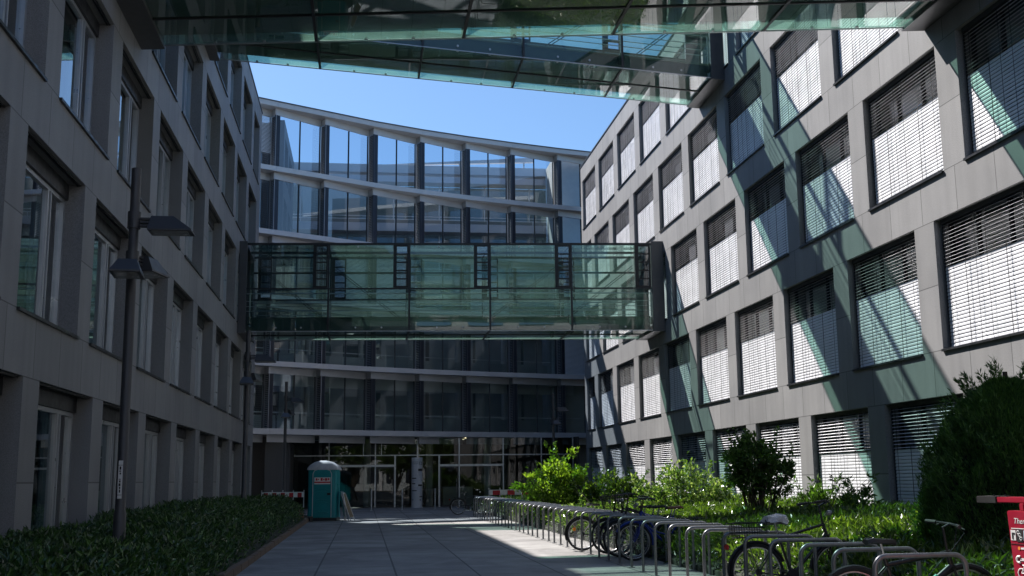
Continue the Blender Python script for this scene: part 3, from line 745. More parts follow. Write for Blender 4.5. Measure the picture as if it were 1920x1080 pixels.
# ------------------------------------------------------------------ street lamps
def lamp(name_label, loc, group='three-headed courtyard lamps'):
    root = thing('street_lamp', name_label, 'street lamp', loc, 0, group)
    pm = MB(); pm.lathe([(.085, 0), (.085, 1.1), (.07, 1.15), (.068, 5.95), (.0, 5.96)], 18); pm.build('pole', M['lamp'], root, smooth=True)
    for z in (5.07, 4.5):
        cm = MB(); cm.lathe([(.07, z), (.092, z), (.092, z+.24), (.07, z+.24)], 18); cm.build('collar', M['lamp'], root, smooth=True)
    for ang, z in ((0, 5.16), (-85, 4.45), (76, 4.64)):
        ca, sa = math.cos(R(ang)), math.sin(R(ang))
        fn = lambda x, y, zz, ca=ca, sa=sa, z=z: (x*ca-y*sa, x*sa+y*ca, z+zz)
        am = MB(fn)
        for dz in (-.05, 0, .05): am.box(.09, .25, -.05, .05, dz-.014, dz+.014)
        am.build('arm', M['lamp'], root)
        hm = MB(fn)
        b = [(.22, -.2, -.12), (.82, -.2, -.12), (.82, .2, -.12), (.22, .2, -.12)]
        t_ = [(.25, -.12, .075), (.56, -.12, .075), (.56, .12, .075), (.25, .12, .075)]
        lo = [(x, y, -.145) for x, y, _ in b]
        hm.add(lo+b+t_, [(0, 1, 5, 4), (1, 2, 6, 5), (2, 3, 7, 6), (3, 0, 4, 7), (4, 5, 9, 8), (5, 6, 10, 9), (6, 7, 11, 10), (7, 4, 8, 11), (8, 9, 10, 11), (3, 2, 1, 0)])
        ho = hm.build('lamp_head', M['lamp'], root)
        lm_ = MB(fn); lm_.box(.27, .76, -.15, .15, -.152, -.1455); lm_.build('lens', M['lens'], ho)
    return root
lp = lamp('tall grey lamp post closest to the camera, with a white notice strip on its pole', (-3.28, 16, 0))
sg = MB(); sg.box(-.028, .028, -.098, -.09, 1.3, 1.81); so_ = sg.build('notice', M['whiteink'], lp)
ln_ = MB()
for z0_, z1_ in ((1.345, 1.352), (1.745, 1.752)): ln_.box(-.028, .028, -.1, -.0985, z0_, z1_)
z = 1.38
while z < 1.72:
    h_ = random.uniform(.01, .045)
    if random.random() < .75: ln_.box(-.012+random.uniform(-.006, .006), .008, -.1, -.0985, z, z+h_)
    z += h_+.01
ln_.build('lettering', M['ink'], so_)
for lab, loc in (('grey lamp post at the far corner of the shaded building, left of the glass bridge', (-3.45, 33.6, 0)),
                 ('grey lamp post standing behind the portable toilet, before the glass end building', (-3.5, 51, 0)),
                 ('grey lamp post at the far end of the sunlit planting, before the end glazing', (9.85, 58, 0))):
    c = copy_tree(lp); c.location = loc; c['label'] = lab
    for ch in [x for x in c.children if x.name.startswith('notice')]:
        for g2 in list(ch.children): bpy.data.objects.remove(g2)
        bpy.data.objects.remove(ch)

# ------------------------------------------------------------------ bike racks
def arc_hoop(w, h, r, rad):
    pts = [(0, 0, 0), (0, 0, h-rad)]
    for i in range(1, 7): a = math.pi/2*i/6; pts.append((rad-rad*math.cos(a), 0, h-rad+rad*math.sin(a)))
    for i in range(0, 7): a = math.pi/2*i/6; pts.append((w-rad+rad*math.sin(a), 0, h-rad+rad*math.cos(a)))
    pts.append((w, 0, 0)); return pts
def make_rack():
    root = thing('bike_rack', '', 'bike rack', (0, 0, 0), 0, 'steel hoop bike racks in a row')
    hm = MB(); hm.tube(arc_hoop(.86, .808, .022, .11), .022, 12); hm.build('hoop', M['steel'], root, smooth=True)
    for x in (0, .86):
        bm_ = MB(); bm_.lathe([(.06, .0), (.06, .008), (.024, .012)], 14, (x, 0, .0)); bm_.build('base_plate', M['steel'], root)
    return root
def ordinal(n): return '%d%s' % (n, 'th' if 10 <= n % 100 <= 20 else {1: 'st', 2: 'nd', 3: 'rd'}.get(n % 10, 'th'))
rk = make_rack(); NR = 44
for k in range(NR):
    o = rk if k == 0 else copy_tree(rk)
    yy = 9.5+k*.868+random.uniform(-.03, .03)
    o.location = (4.42+min(.12, .012*k)+random.uniform(-.012, .012), yy, .001); o.rotation_euler = (R(random.uniform(-.8, .8)), 0, R(random.uniform(-2, 2)))
    note = {0: 'grey steel hoop bike rack nearest the camera, beside the dark mountain bike', NR-1: 'grey steel hoop bike rack at the far end of the row'}
    side = 'shaded' if k < 4 else ('sunlit' if k < 7 or 17 < k < 33 else 'dull')
    o['label'] = note.get(k, '%s grey steel hoop bike rack, %s from the near end of the row' % (side, ordinal(k+1)))

# ------------------------------------------------------------------ bicycles
def wheel(root, x, Rw, y=0., wide=.02, reflector=False):
    tm = MB(); n = 40
    tm.tube([(x+Rw*math.cos(2*math.pi*i/n), y, Rw+Rw*math.sin(2*math.pi*i/n)-0) for i in range(n)], wide, 8, closed=True)
    for i in range(len(tm.v)): tm.v[i] = (tm.v[i][0], tm.v[i][1], tm.v[i][2]+wide)
    wo = tm.build('wheel', M['tyre'], root, smooth=True)
    rm = MB(); r1 = Rw-wide-.004
    rm.tube([(x+r1*math.cos(2*math.pi*i/n), y, Rw+wide+r1*math.sin(2*math.pi*i/n)) for i in range(n)], .010, 6, closed=True)
    rm.lathe([(.022, -.045), (.018, -.03), (.016, .03), (.022, .045)], 10, (x, y, Rw+wide), 'y')
    for i in range(24):
        a = 2*math.pi*i/24; sy_ = .03 if i % 2 else -.03; b = a+(.35 if i % 4 < 2 else -.35)
        rm.tube([(x+.018*math.cos(b), y+sy_, Rw+wide+.018*math.sin(b)), (x+r1*math.cos(a), y, Rw+wide+r1*math.sin(a))], .0022, 4, caps=False)
    rm.build('rim', M['rim'], wo, smooth=True)
    if reflector:
        rf = MB(); rf.box(x-.17-.03, x-.17+.03, y-.02, y+.012, Rw+.12-.03, Rw+.12+.035); rf.build('reflector', M['orange'], wo, bevel=.008)
def bicycle(label, loc, rz, paint_m, style='city', saddle_m=None, saddle_h=.98, bar_h=1.08, wide=.021, lean=0., cover=False, basket=False, carrier=True, taillight=True, reflector=False, bar='flat', accent=None, front_basket=False):
    root = thing('bicycle', label, 'bicycle', loc, rz, 'bicycles parked at the racks'); root.rotation_euler = (R(lean), 0, rz)
    Rw = .325; wb = 1.06; ax = Rw+wide
    wheel(root, 0, Rw, 0, wide, reflector); wheel(root, wb, Rw, 0, wide)
    bb = (.44, 0, .29); st_top = (.30, 0, saddle_h-.17); ht_t = (.90, 0, bar_h-.24); ht_b = (.935, 0, bar_h-.38)
    tr = .017 if style != 'mtb' else .022
    fm = MB()
    fm.tube([bb, st_top], tr, 10); fm.tube([ht_t, ht_b], tr+.004, 10)
    fm.tube([bb, ht_b], tr+(.003 if style != 'mtb' else .009), 10)
    if style == 'low': fm.tube([(.40, 0, .46), (.62, 0, .52), ht_t], tr, 10)
    else: fm.tube([(st_top[0]+.012, 0, st_top[2]-.06), (ht_t[0]+.005, 0, ht_t[2]-.02)], tr, 10)
    for s_ in (-1, 1):
        fm.tube([(bb[0]-.03, s_*.03, bb[2]), (.0, s_*.06, ax)], .010, 8); fm.tube([(st_top[0]+.02, s_*.02, st_top[2]-.07), (.0, s_*.06, ax)], .008, 8)
    fo = fm.build('frame', paint_m, root, smooth=True)
    if accent:
        ac = MB(); ac.tube([(.60, 0, .43), (.80, 0, .585)], tr+.0115, 10); ac.build('frame_decal', accent, fo, smooth=True)
    km = MB()
    for s_ in (-1, 1): km.tube([(ht_b[0]+.005, s_*.045, ht_b[2]-.02), (.97, s_*.052, .5), (wb, s_*.056, ax)], .013, 8)
    km.tube([(ht_b[0]+.004, -.05, ht_b[2]-.015), (ht_b[0]+.004, .05, ht_b[2]-.015)], .016, 8)
    km.build('fork', M['black'] if style == 'mtb' else paint_m, root, smooth=True)
    hm = MB(); hx = ht_t[0]-.03
    hm.tube([ht_t, (hx, 0, bar_h-.03), (hx+.07, 0, bar_h)], .014, 8)
    if bar == 'flat': pts = [(hx+.0, -.31, bar_h), (hx+.05, -.15, bar_h), (hx+.07, 0, bar_h), (hx+.05, .15, bar_h), (hx, .31, bar_h)]
    else: pts = [(hx-.16, -.29, bar_h), (hx-.02, -.28, bar_h+.02), (hx+.08, -.15, bar_h+.01), (hx+.08, .15, bar_h+.01), (hx-.02, .28, bar_h+.02), (hx-.16, .29, bar_h)]
    hm.tube(pts, .011, 8)
    ho = hm.build('handlebar', M['black'], root, smooth=True)
    for s_ in (0, -1):
        gm = MB(); p, q = Vector(pts[s_]), Vector(pts[1 if s_ == 0 else -2]); d = (q-p).normalized()
        gm.tube([p-d*.01, p+d*.12], .017, 8)
        gm.tube([p+d*.15+Vector((.02, 0, -.01)), p+d*.05+Vector((.06, 0, -.03))], .006, 6)
        gm.build('grip', M['saddle'], ho, smooth=True)
    cb = MB()
    cb.tube([(hx+.07, .03, bar_h), (hx+.16, .05, bar_h-.03), (hx+.12, .03, bar_h-.2), (wb-.06, .05, .6)], .004, 5, caps=False)
    cb.tube([(hx+.07, -.06, bar_h), (hx+.18, -.05, bar_h-.08), (hx+.08, -.02, bar_h-.22), (.7, -.02, .6)], .004, 5, caps=False)
    cb.build('cable', M['black'], ho)
    sm = MB(); sx = st_top[0]-.035
    sm.tube([st_top, (sx, 0, saddle_h-.03)], .013, 8); sm.build('seat_post', M['rim'], root, smooth=True)
    sd2 = MB(); prof = [(-.14, .075, .0), (-.10, .082, .012), (-.03, .066, .006), (.04, .036, .002), (.12, .02, .0), (.145, .012, -.01)]
    ring = []
    for x, wd, dz in prof:
        ring += [(sx+x, -wd, saddle_h-.03+dz), (sx+x, -wd*.7, saddle_h+dz), (sx+x, wd*.7, saddle_h+dz), (sx+x, wd, saddle_h-.03+dz), (sx+x, 0, saddle_h-.05+dz)]
    fs = [(i*5+j, i*5+(j+1) % 5, (i+1)*5+(j+1) % 5, (i+1)*5+j) for i in range(len(prof)-1) for j in range(5)]+[(4, 3, 2, 1, 0), tuple(range(25, 30))]
    sd2.add(ring, fs); so2 = sd2.build('saddle', saddle_m or M['saddle'], root, smooth=True)
    if cover:
        cv = MB(); n = 14; prv = []
        for kz, (rad, dz) in enumerate(((.2, -.055), (.185, -.02), (.15, .035), (.07, .062))):
            for i in range(n):
                a = 2*math.pi*i/n; rj = rad*(1+random.uniform(-.13, .13))
                prv.append((sx+.0+rj*math.cos(a), rj*.62*math.sin(a), saddle_h+dz+random.uniform(-.018, .018)))
        cv.add(prv, [(k_*n+i, k_*n+(i+1) % n, (k_+1)*n+(i+1) % n, (k_+1)*n+i) for k_ in range(3) for i in range(n)]+[tuple(range(3*n, 4*n))])
        cv.build('plastic_cover', M['plastic'], so2, smooth=False)
    cm = MB(); cm.lathe([(.085, -.058), (.088, -.055), (.088, -.049), (.085, -.046), (.02, -.046)], 24, (bb[0], 0, bb[2]), 'y')
    ca = random.uniform(.3, 1.2)
    for s_ in (-1, 1):
        px, pz = bb[0]+s_*.17*math.cos(ca), bb[2]-s_*.17*math.sin(ca)
        cm.tube([(bb[0], s_*.065, bb[2]), (px, s_*.075, pz)], .009, 6); cm.box(px-.045, px+.045, s_*.085-.03+s_*.03, s_*.085+.03+s_*.03, pz-.012, pz+.012)
    cm.tube([(0, -.052, ax+.04), (bb[0], -.052, bb[2]+.087)], .004, 4); cm.tube([(0, -.052, ax-.04), (bb[0], -.052, bb[2]-.087)], .004, 4)
    cm.lathe([(.045, -.056), (.045, -.044)], 16, (0, 0, ax), 'y')
    cm.build('crankset', M['darkgrey'], root)
    if style != 'mtb':
        for x, a0_, a1_ in ((0, 20, 200), (wb, 30, 190)):
            mg = MB(); rr_ = Rw+wide+.018
            mg.tube([(x+rr_*math.cos(R(a)), 0, ax+rr_*math.sin(R(a))) for a in np.linspace(a0_, a1_, 18)], .022, 6)
            mg.build('mudguard', paint_m if style == 'low' else M['black'], root, smooth=True)
    if carrier:
        cr = MB(); zc = 2*Rw+wide*2+.07
        for y_ in (-.06, 0, .06): cr.tube([(-.26, y_, zc), (.2, y_, zc)], .006, 6)
        for x in (-.26, -.1, .08): cr.tube([(x, -.07, zc), (x, .07, zc)], .006, 6)
        for s_ in (-1, 1): cr.tube([(-.14, s_*.065, zc), (0, s_*.065, ax)], .006, 6)
        cr.build('carrier', M['black'], root)
        if basket:
            bk_ = MB(); zb_ = zc+.01; hgt = .17
            for j in range(4):
                z = zb_+hgt*j/3; e = .01*j
                bk_.tube([(-.28-e, -.12-e, z), (.12+e, -.12-e, z), (.12+e, .12+e, z), (-.28-e, .12+e, z)], .0035 if j < 3 else .006, 5, closed=True)
            for i in range(13):
                x = -.28+.4*i/12
                for y_, s_ in ((-.12, -1), (.12, 1)): bk_.tube([(x, y_, zb_), (x, y_+s_*.01, zb_+hgt)], .0025, 4)
                bk_.tube([(x, -.12, zb_), (x, .12, zb_)], .0025, 4)
            for i in range(1, 8):
                y_ = -.12+.24*i/8
                bk_.tube([(-.28, y_, zb_), (-.29, y_, zb_+hgt)], .0025, 4); bk_.tube([(.12, y_, zb_), (.13, y_, zb_+hgt)], .0025, 4)
            bk_.build('wire_basket', M['black'], root)
    if front_basket:
        fb = MB(); x0, x1, zb_ = hx+.10, hx+.40, bar_h-.27
        for j in range(6):
            z = zb_+.25*j/5; e = .012*j
            fb.tube([(x0-e*.3, -.15-e, z), (x1+e, -.15-e, z), (x1+e, .15+e, z), (x0-e*.3, .15+e, z)], .004 if j < 5 else .007, 5, closed=True)
        for i in range(10):
            x = x0+(x1-x0)*i/9; y_ = -.15+.3*i/9
            for sg_ in (-1, 1): fb.tube([(x, sg_*.15, zb_), (x, sg_*.21, zb_+.25)], .003, 4)
            fb.tube([(x1, y_, zb_), (x1+.06, y_*1.4, zb_+.25)], .003, 4); fb.tube([(x, -.15, zb_), (x, .15, zb_)], .003, 4)
        fb.build('front_basket', M['black'], root)
    if taillight:
        tl = MB(); tl.box(-.40, -.35, -.035, .035, .62, .69)
        tl.build('rear_light', M['redlens'], root, bevel=.012)
        hl = MB(); hl.lathe([(.03, .0), (.038, .05), (.0, .055)], 12, (hx+.1, 0, bar_h-.12), 'x'); hl.build('front_light', M['lens'], root, smooth=True)
    return root
bicycle('black bicycle with orange wheel reflector, its rear wheel in the sun', (4.62, 23.75, 0), R(2), M['black'], 'city', saddle_h=.98, reflector=True, carrier=False, taillight=False, lean=-4)
bicycle('dark bicycle right beside the one with the orange reflector', (5.98, 22.55, 0), R(177), M['black'], 'city', saddle_h=.95, bar_h=1.16, lean=4)
bicycle('dark bicycle with a black wire basket on its handlebar, among the parked cluster', (6.03, 22.05, 0), R(178), M['black'], 'city', saddle_h=.96, bar_h=1.18, lean=2, bar='swept', front_basket=True)
bicycle('dark bicycle with pale rims, between the blue bicycle and the darker one beside it', (6.0, 21.55, 0), R(179), M['darkgrey'], 'city', saddle_h=.97, bar_h=1.2, lean=3, bar='flat')
bicycle('blue step-through bicycle with a brown leather saddle, nearest of the parked cluster', (6.02, 20.55, 0), R(178), M['blue'], 'low', saddle_m=M['brown'], saddle_h=.98, bar_h=1.14, lean=-3, bar='swept')
bicycle('blue diamond frame bicycle just behind the step-through one', (6.12, 21.05, 0), R(181), M['blue'], 'city', saddle_h=.96, bar_h=1.1, lean=2)
bicycle('black city bicycle with a plastic bag over its saddle and a wire basket', (4.82, 13.55, 0), R(1), M['black'], 'city', saddle_h=.98, bar_h=1.17, cover=True, basket=True, lean=-4, bar='swept')
bicycle('dark mountain bicycle with teal frame patches, parked at the nearest rack', (4.42, 9.93, 0), R(-1.5), M['black'], 'mtb', saddle_h=.93, bar_h=1.06, wide=.03, carrier=False, taillight=False, lean=3, accent=M['teal'])
bicycle('small distant bicycle at the far end of the rack row, left of the last rack', (4.15, 49.9, 0), R(4), M['darkgrey'], 'city', saddle_h=.98, lean=-4)

# ------------------------------------------------------------------ repair station
rs = thing('repair_station', 'red bicycle repair station with tool stickers and two black-tipped arms', 'repair station', (5.12, 8.5, 0), R(-80))
bm_ = MB()
front = lambda z: -.02-.05*(z/1.22)
lx = lambda z: .065*(1-z/1.22)-.0
bm_.add([(.06, 0, .02), (.46, 0, .02), (.46, .24, .02), (.06, .24, .02), (-.01, 0, 1.215), (.46, 0, 1.215), (.46, .24, 1.215), (-.01, .24, 1.215)],
        [(3, 2, 1, 0), (4, 5, 6, 7), (0, 1, 5, 4), (1, 2, 6, 5), (2, 3, 7, 6), (3, 0, 4, 7)])
rb = bm_.build('body', M['redp'], rs, bevel=.008)
sm = MB(); sm.box(.012, .452, -.003, -.0005, .955, .958); sm.build('seam', M['ink'], rb)
bs = MB(); bs.box(-.02, .52, -.06, .30, .001, .019); bs.build('base_plate', M['redp'], rs)
am = MB()
for y_ in (.05, .16): am.box(-.17, .46, y_, y_+.05, 1.275, 1.32)
am.box(.10, .15, .03, .23, 1.216, 1.274); am.box(.30, .35, .03, .23, 1.216, 1.274)
ao = am.build('arm', M['redp'], rs, bevel=.006)
for y_ in (.05, .16):
    gm = MB(); d = -.04 if y_ > .1 else 0
    gm.box(-.40+d, -.171, y_-.006, y_+.056, 1.268, 1.326); gm.lathe([(.012, 1.326), (.012, 1.336)], 8, (-.22, y_+.025, 0)); gm.build('arm_pad', M['saddle'], ao, bevel=.012)
T = lambda x, z, a=0: Matrix.Translation((x, -.0015, z)) @ FACE @ Matrix.Rotation(R(a), 4, 'Z')
text('There', .062, M['whiteink'], 'lettering', rb, T(.135, 1.135), shear=.25, extrude=.0008)
fp = MB(); fp.box(.03, .30, -.003, -.0005, 1.075, 1.081); fp.build('text_line', M['whiteink'], rb)
for x0, x1, z0_, z1_, m_ in ((.022, .075, .985, 1.065, 'whiteink'), (.085, .15, .975, 1.075, 'ink'), (.16, .235, .985, 1.065, 'bluesticker')):
    q = MB(); q.box(x0, x1, -.003, -.0005, z0_, z1_); q.build('sticker', M[m_], rb)
ic = MB(); ic.box(.035, .05, -.005, -.0031, .995, 1.03); ic.box(.035, .066, -.005, -.0031, 1.03, 1.045); ic.build('spray_icon', M['ink'], rb)
ch = MB()
for cx, cz in ((.103, 1.05), (.118, 1.03), (.132, 1.002)):
    ch.tube([(cx+.012*math.cos(a), -.004, cz+.012*math.sin(a)) for a in np.linspace(0, 2*math.pi, 12, endpoint=False)], .003, 5, closed=True)
ch.build('chain_icon', M['whiteink'], rb)
og = MB(); og.lathe([(.013, -.003), (.013, -.0005)], 14, (.10, 0, .925), 'y'); og.build('logo_disc', M['orangeink'], rb)
fp = MB(); fp.box(.12, .20, -.003, -.0005, .918, .932); fp.build('text_line', M['whiteink'], rb)
wr = MB(); wr.box(.10, .24, -.003, -.0005, .83, .85)
for c_, a0_ in ((.09, 30), (.25, 210)):
    pts = [(c_+.024*math.cos(R(a)), -.0018, .84+.024*math.sin(R(a))) for a in np.linspace(a0_+180-150+0, a0_+180+90, 9)]
    wr.tube(pts, .009, 6)
wr.build('wrench_icon', M['whiteink'], rb)
bi = MB()
for cx in (.105, .215): bi.tube([(cx+.036*math.cos(a), -.002, .735+.036*math.sin(a)) for a in np.linspace(0, 2*math.pi, 18, endpoint=False)], .004, 5, closed=True)
for a, b in (((.105, .735), (.14, .785)), ((.14, .785), (.195, .785)), ((.195, .785), (.155, .735)), ((.155, .735), (.135, .795)), ((.105, .735), (.155, .735)), ((.19, .80), (.215, .735)), ((.122, .797), (.148, .797)), ((.18, .805), (.2, .802))):
    bi.tube([(a[0], -.002, a[1]), (b[0], -.002, b[1])], .004, 5)
bi.build('bicycle_icon', M['whiteink'], rb)

# ------------------------------------------------------------------ portable toilet and neighbours
pt = thing('portable_toilet', 'teal portable toilet with a pale rounded roof, standing at the end of the hedge', 'portable toilet', (-1.53, 45.0, 0), R(-6))
bd = MB()
def rrect(hx, hy, r_, z, n=5):
    out = []
    for cx, cy, a0_ in ((hx-r_, hy-r_, 0), (-hx+r_, hy-r_, 90), (-hx+r_, -hy+r_, 180), (hx-r_, -hy+r_, 270)):
        for i in range(n): a = R(a0_+90*i/(n-1)); out.append((cx+r_*math.cos(a), cy+r_*math.sin(a), z))
    return out
def loft(mbx, rings, m=0):
    n = len(rings[0]); o = [p for r_ in rings for p in r_]
    mbx.add(o, [(i*n+j, i*n+(j+1) % n, (i+1)*n+(j+1) % n, (i+1)*n+j) for i in range(len(rings)-1) for j in range(n)]+[tuple(range(n))[::-1], tuple(range((len(rings)-1)*n, len(rings)*n))], m)
loft(bd, [rrect(.58, .58, .1, .12), rrect(.56, .56, .1, .5), rrect(.56, .56, .1, 1.95)])
bd.build('cabin', M['toilet'], pt, smooth=True)
bs = MB(); loft(bs, [rrect(.57, .57, .05, .0), rrect(.57, .57, .05, .118)]); bs.build('base', M['darkgrey'], pt)
rf = MB(); rings = []
for z, sx_, sy_ in ((1.952, .61, .61), (2.02, .60, .60), (2.14, .50, .56), (2.25, .33, .48), (2.31, .12, .36)): rings.append(rrect(sx_, sy_, min(.1, sx_*.8), z))
loft(rf, rings); rf.build('roof', M['toiletroof'], pt, smooth=True)
dr = MB(); arch = [(-.36, .14), (.36, .14), (.36, 1.80), (.30, 1.92), (.18, 1.965), (-.18, 1.965), (-.30, 1.92), (-.36, 1.80)]
dr.prism(arch, 'y', -.60, -.565); do = dr.build('door', M['toilet'], pt, bevel=.01)
ed = MB(); ed.tube([(x, -.598, z) for x, z in [(-.36, .14), (-.36, 1.80), (-.30, 1.92), (-.18, 1.965), (.18, 1.965), (.30, 1.92), (.36, 1.80), (.36, .14)]], .014, 6); ed.build('door_trim', M['toiletroof'], do)
rb_ = MB()
for z in (.35, .72, .82, 1.12, 1.22): rb_.tube([(x, -.604, z-.05*(x/.28)**2) for x in np.linspace(-.28, .28, 7)], .014, 6)
rb_.build('door_rib', M['toilet'], do, smooth=True)
hd = MB(); hd.box(.20, .33, -.63, -.601, .98, 1.07); hd.build('handle', M['black'], do, bevel=.006)
sg = MB(); sg.box(-.30, .32, -.61, -.602, 1.40, 1.66); sgo = sg.build('sign', M['whiteink'], do)
rd = MB(); rd.box(-.30, .32, -.613, -.6105, 1.445, 1.50); rd.build('red_stripe', M['redink'], sgo)
for i, (x0, w_, z0_, z1_) in enumerate(((-.25, .07, 1.54, 1.63), (-.16, .04, 1.56, 1.61), (-.06, .08, 1.53, 1.64), (.04, .05, 1.55, 1.61), (.11, .09, 1.53, 1.63), (.22, .06, 1.55, 1.63))):
    q = MB(); q.box(x0, x0+w_, -.613, -.6105, z0_, z1_); q.build('red_mark', M['redink'], sgo)
bt = MB()
for s_ in (-1, 1):
    for z in (1.35, 1.6): bt.box(s_*.562 if s_ > 0 else -.575, .575 if s_ > 0 else -.562, -.3, .3, z, z+.06)
bt.build('side_vent', M['toilet'], pt)

def sandwich(label, loc, rz, tilt, mat):
    root = thing('sign_board', label, 'sign board', loc, rz, 'folding sign boards beside the portable toilet'); root.rotation_euler = (0, R(tilt), rz)
    fm = MB(); w_, h_ = .62, 1.12
    fm.tube([(0, -w_/2, 0), (0, -w_/2, h_-.07), (0, -w_/2+.07, h_), (0, w_/2-.07, h_), (0, w_/2, h_-.07), (0, w_/2, 0)], .02, 8)
    fm.tube([(0, -w_/2, .12), (0, w_/2, .12)], .014, 8); fm.build('frame', M['boardwhite'], root, smooth=True)
    pm = MB(); pm.box(-.008, .008, -w_/2+.02, w_/2-.02, .14, h_-.02); pm.build('panel', mat, root)
    return root
sandwich('white folding sign board leaning flat against the portable toilet', (-.68, 44.75, .0), R(6), -10, M['boardwhite'])
sandwich('white folding sign board, the middle one beside the portable toilet', (-.57, 44.7, .0), R(2), -12, M['whiteink'])
sandwich('folding sign board with a brown panel, outermost beside the portable toilet', (-.40, 44.6, .0), R(-14), -21, M['boardbrown'])

pl = thing('pallet', 'low weathered wooden pallet lying beside the portable toilet', 'pallet', (-2.33, 44.0, 0), R(4))
pm = MB()
for y_ in (-.35, -.12, .11, .34): pm.box(-.42, .42, y_-.06, y_+.06, .16, .185)
pm.build('deck', M['pallet'], pl)
for x in (-.36, 0, .36):
    qm = MB(); qm.box(x-.05, x+.05, -.41, .4, .001, .158); qm.build('bearer', M['pallet'], pl)
bo = MB(); n = 12; rings = []
for z, r_ in ((0, .17), (.14, .24), (.3, .25), (.45, .2), (.55, .09)): rings.append([(r_*math.cos(2*math.pi*i/n)*random.uniform(.85, 1.1), .8*r_*math.sin(2*math.pi*i/n)*random.uniform(.85, 1.1), z) for i in range(n)])
loft(bo, rings); o = bo.build('boulder', M['terracotta'], smooth=True); o.location = (-2.4, 42.1, 0)
tag(o, 'reddish brown boulder at the far end of the hedge edging', 'boulder')

def barrier(label, loc, L_, rz, nst):
    root = thing('barrier', label, 'barrier', loc, rz, 'red and white roadwork barriers')
    bm_ = MB(); bm_.box(0, L_, -.012, .012, .86, 1.08); bo_ = bm_.build('board', M['whiteink'], root)
    st = MB(); w_ = L_/(2*nst)
    for i in range(nst): st.box(w_*(2*i+.5), w_*(2*i+1.5), -.0155, -.0125, .862, 1.05)
    st.build('red_stripe', M['redink'], bo_)
    for x in [L_*k_/4+.0 for k_ in range(5)]:
        p = MB(); p.box(x-.02, x+.02, .013, .05, 0, 1.16); p.build('post', M['boardwhite'], root)
    for x in (.1, L_-.1):
        p = MB(); p.box(x-.35, x+.35, .06, .24, .0, .1); p.build('foot', M['saddle'], root)
    return root
barrier('red and white barrier standing behind the hedge, left of the portable toilet', (-4.25, 48.6, 0), 1.75, R(2), 5)
barrier('red and white barrier behind the far end of the bike racks', (5.35, 48.3, 0), 1.9, R(-3), 3)

# information pillar
ip = thing('info_pillar', 'round white information pillar marked 12 between the entrance doors', 'sign pillar', (2.98, 63.7, 0))
pm = MB(); pm.lathe([(.0, 0), (.33, .0), (.33, .04), (.31, .05), (.31, 2.78), (.0, 2.785)], 32, caps=False); pm.build('column', M['white'], ip, smooth=True)
tx = MB()
def curved(a0_, a1_, z0_, z1_):
    n = 6; r_ = .3125
    for i in range(n):
        a, b = R(a0_+(a1_-a0_)*i/n), R(a0_+(a1_-a0_)*(i+1)/n)
        tx.quad((r_*math.sin(a), -r_*math.cos(a), z0_), (r_*math.sin(b), -r_*math.cos(b), z0_), (r_*math.sin(b), -r_*math.cos(b), z1_), (r_*math.sin(a), -r_*math.cos(a), z1_))
for z in (2.52, 2.42): curved(-60, 10, z, z+.02)
for a0_, a1_, z0_, z1_ in ((10, 75, 2.03, 2.16), (-60, -10, 1.60, 1.66), (10, 70, 1.2, 1.29), (-62, -20, 1.30, 1.36), (-62, -5, .92, .97), (25, 70, .58, .64), (28, 40, .40, .47), (-62, -40, .42, .46)): curved(a0_, a1_, z0_, z1_)
for z in (2.3, 1.98, 1.8, 1.5, 1.1, .76): curved(-70, 70, z, z+.008)
tx.build('lettering', M['ink'], ip)
text('12', .26, M['ink'], 'lettering', ip, Matrix.Rotation(R(32), 4, 'Z') @ Matrix.Translation((0, -.318, 2.45)) @ FACE)
bp = None
for i, (x, y_, lab) in enumerate(((.42, 58.5, 'slim steel bollard left of the first entrance door'), (2.02, 59.3, 'slim steel bollard between the first entrance door and the information pillar'), (3.75, 59.6, 'slim steel bollard right of the information pillar'))):
    if bp is None:
        bp = thing('bollard', lab, 'bollard', (x, y_, 0), 0, 'slim steel bollards before the entrance')
        q = MB(); q.lathe([(.035, 0), (.035, 1.08), (.0, 1.085)], 12); q.build('post', M['alu'], bp, smooth=True)
        q = MB(); q.lathe([(.075, 0.001), (.075, .012), (.04, .02)], 12); q.build('base_plate', M['alu'], bp)
    else:
        c = copy_tree(bp); c.location = (x, y_, 0); c['label'] = lab

# ------------------------------------------------------------------ plants
def leaf_mesh(name, pos, axis, length, width, mats, parent=None, fold=.25, extra=None, droop=0.):
    """many folded leaves: pos Nx3, axis Nx3 (unit, from stalk to tip)"""
    n = len(pos)
    ref = RNG.normal(size=(n, 3)); side = np.cross(axis, ref); side /= np.linalg.norm(side, axis=1)[:, None]
    nrm = np.cross(side, axis)
    nrm *= np.where(nrm[:, 2:3] < 0, -1, 1)
    Ln = (length*RNG.uniform(.65, 1.25, n))[:, None]; Wd = (width*RNG.uniform(.7, 1.2, n))[:, None]
    base = pos; tip = pos+axis*Ln - np.array([0, 0, 1.])*Ln*droop
    mid = pos+axis*Ln*.45
    l = mid+side*Wd*.5+nrm*Wd*fold; r_ = mid-side*Wd*.5+nrm*Wd*fold
    v = np.stack([base, r_, tip, l], 1).reshape(-1, 3)
    idx = np.arange(n)*4
    tri = np.stack([np.stack([idx, idx+1, idx+2], 1), np.stack([idx, idx+2, idx+3], 1)], 1).reshape(-1, 3)
    mi = np.zeros(len(tri), int)
    polys = tri.tolist()
    if extra:
        ev, ef = extra; o = len(v); v = np.concatenate([v, np.array(ev)]); polys += [[k+o for k in f_] for f_ in ef]
        mi = np.concatenate([mi, np.ones(len(ef), int)])
    me = bpy.data.meshes.new(name); me.from_pydata(v.tolist(), [], polys)
    for x in mats: me.materials.append(x)
    me.polygons.foreach_set('material_index', mi.tolist())
    me.update(); o = bpy.data.objects.new(name, me); COL.objects.link(o)
    if parent: o.parent = parent
    return o
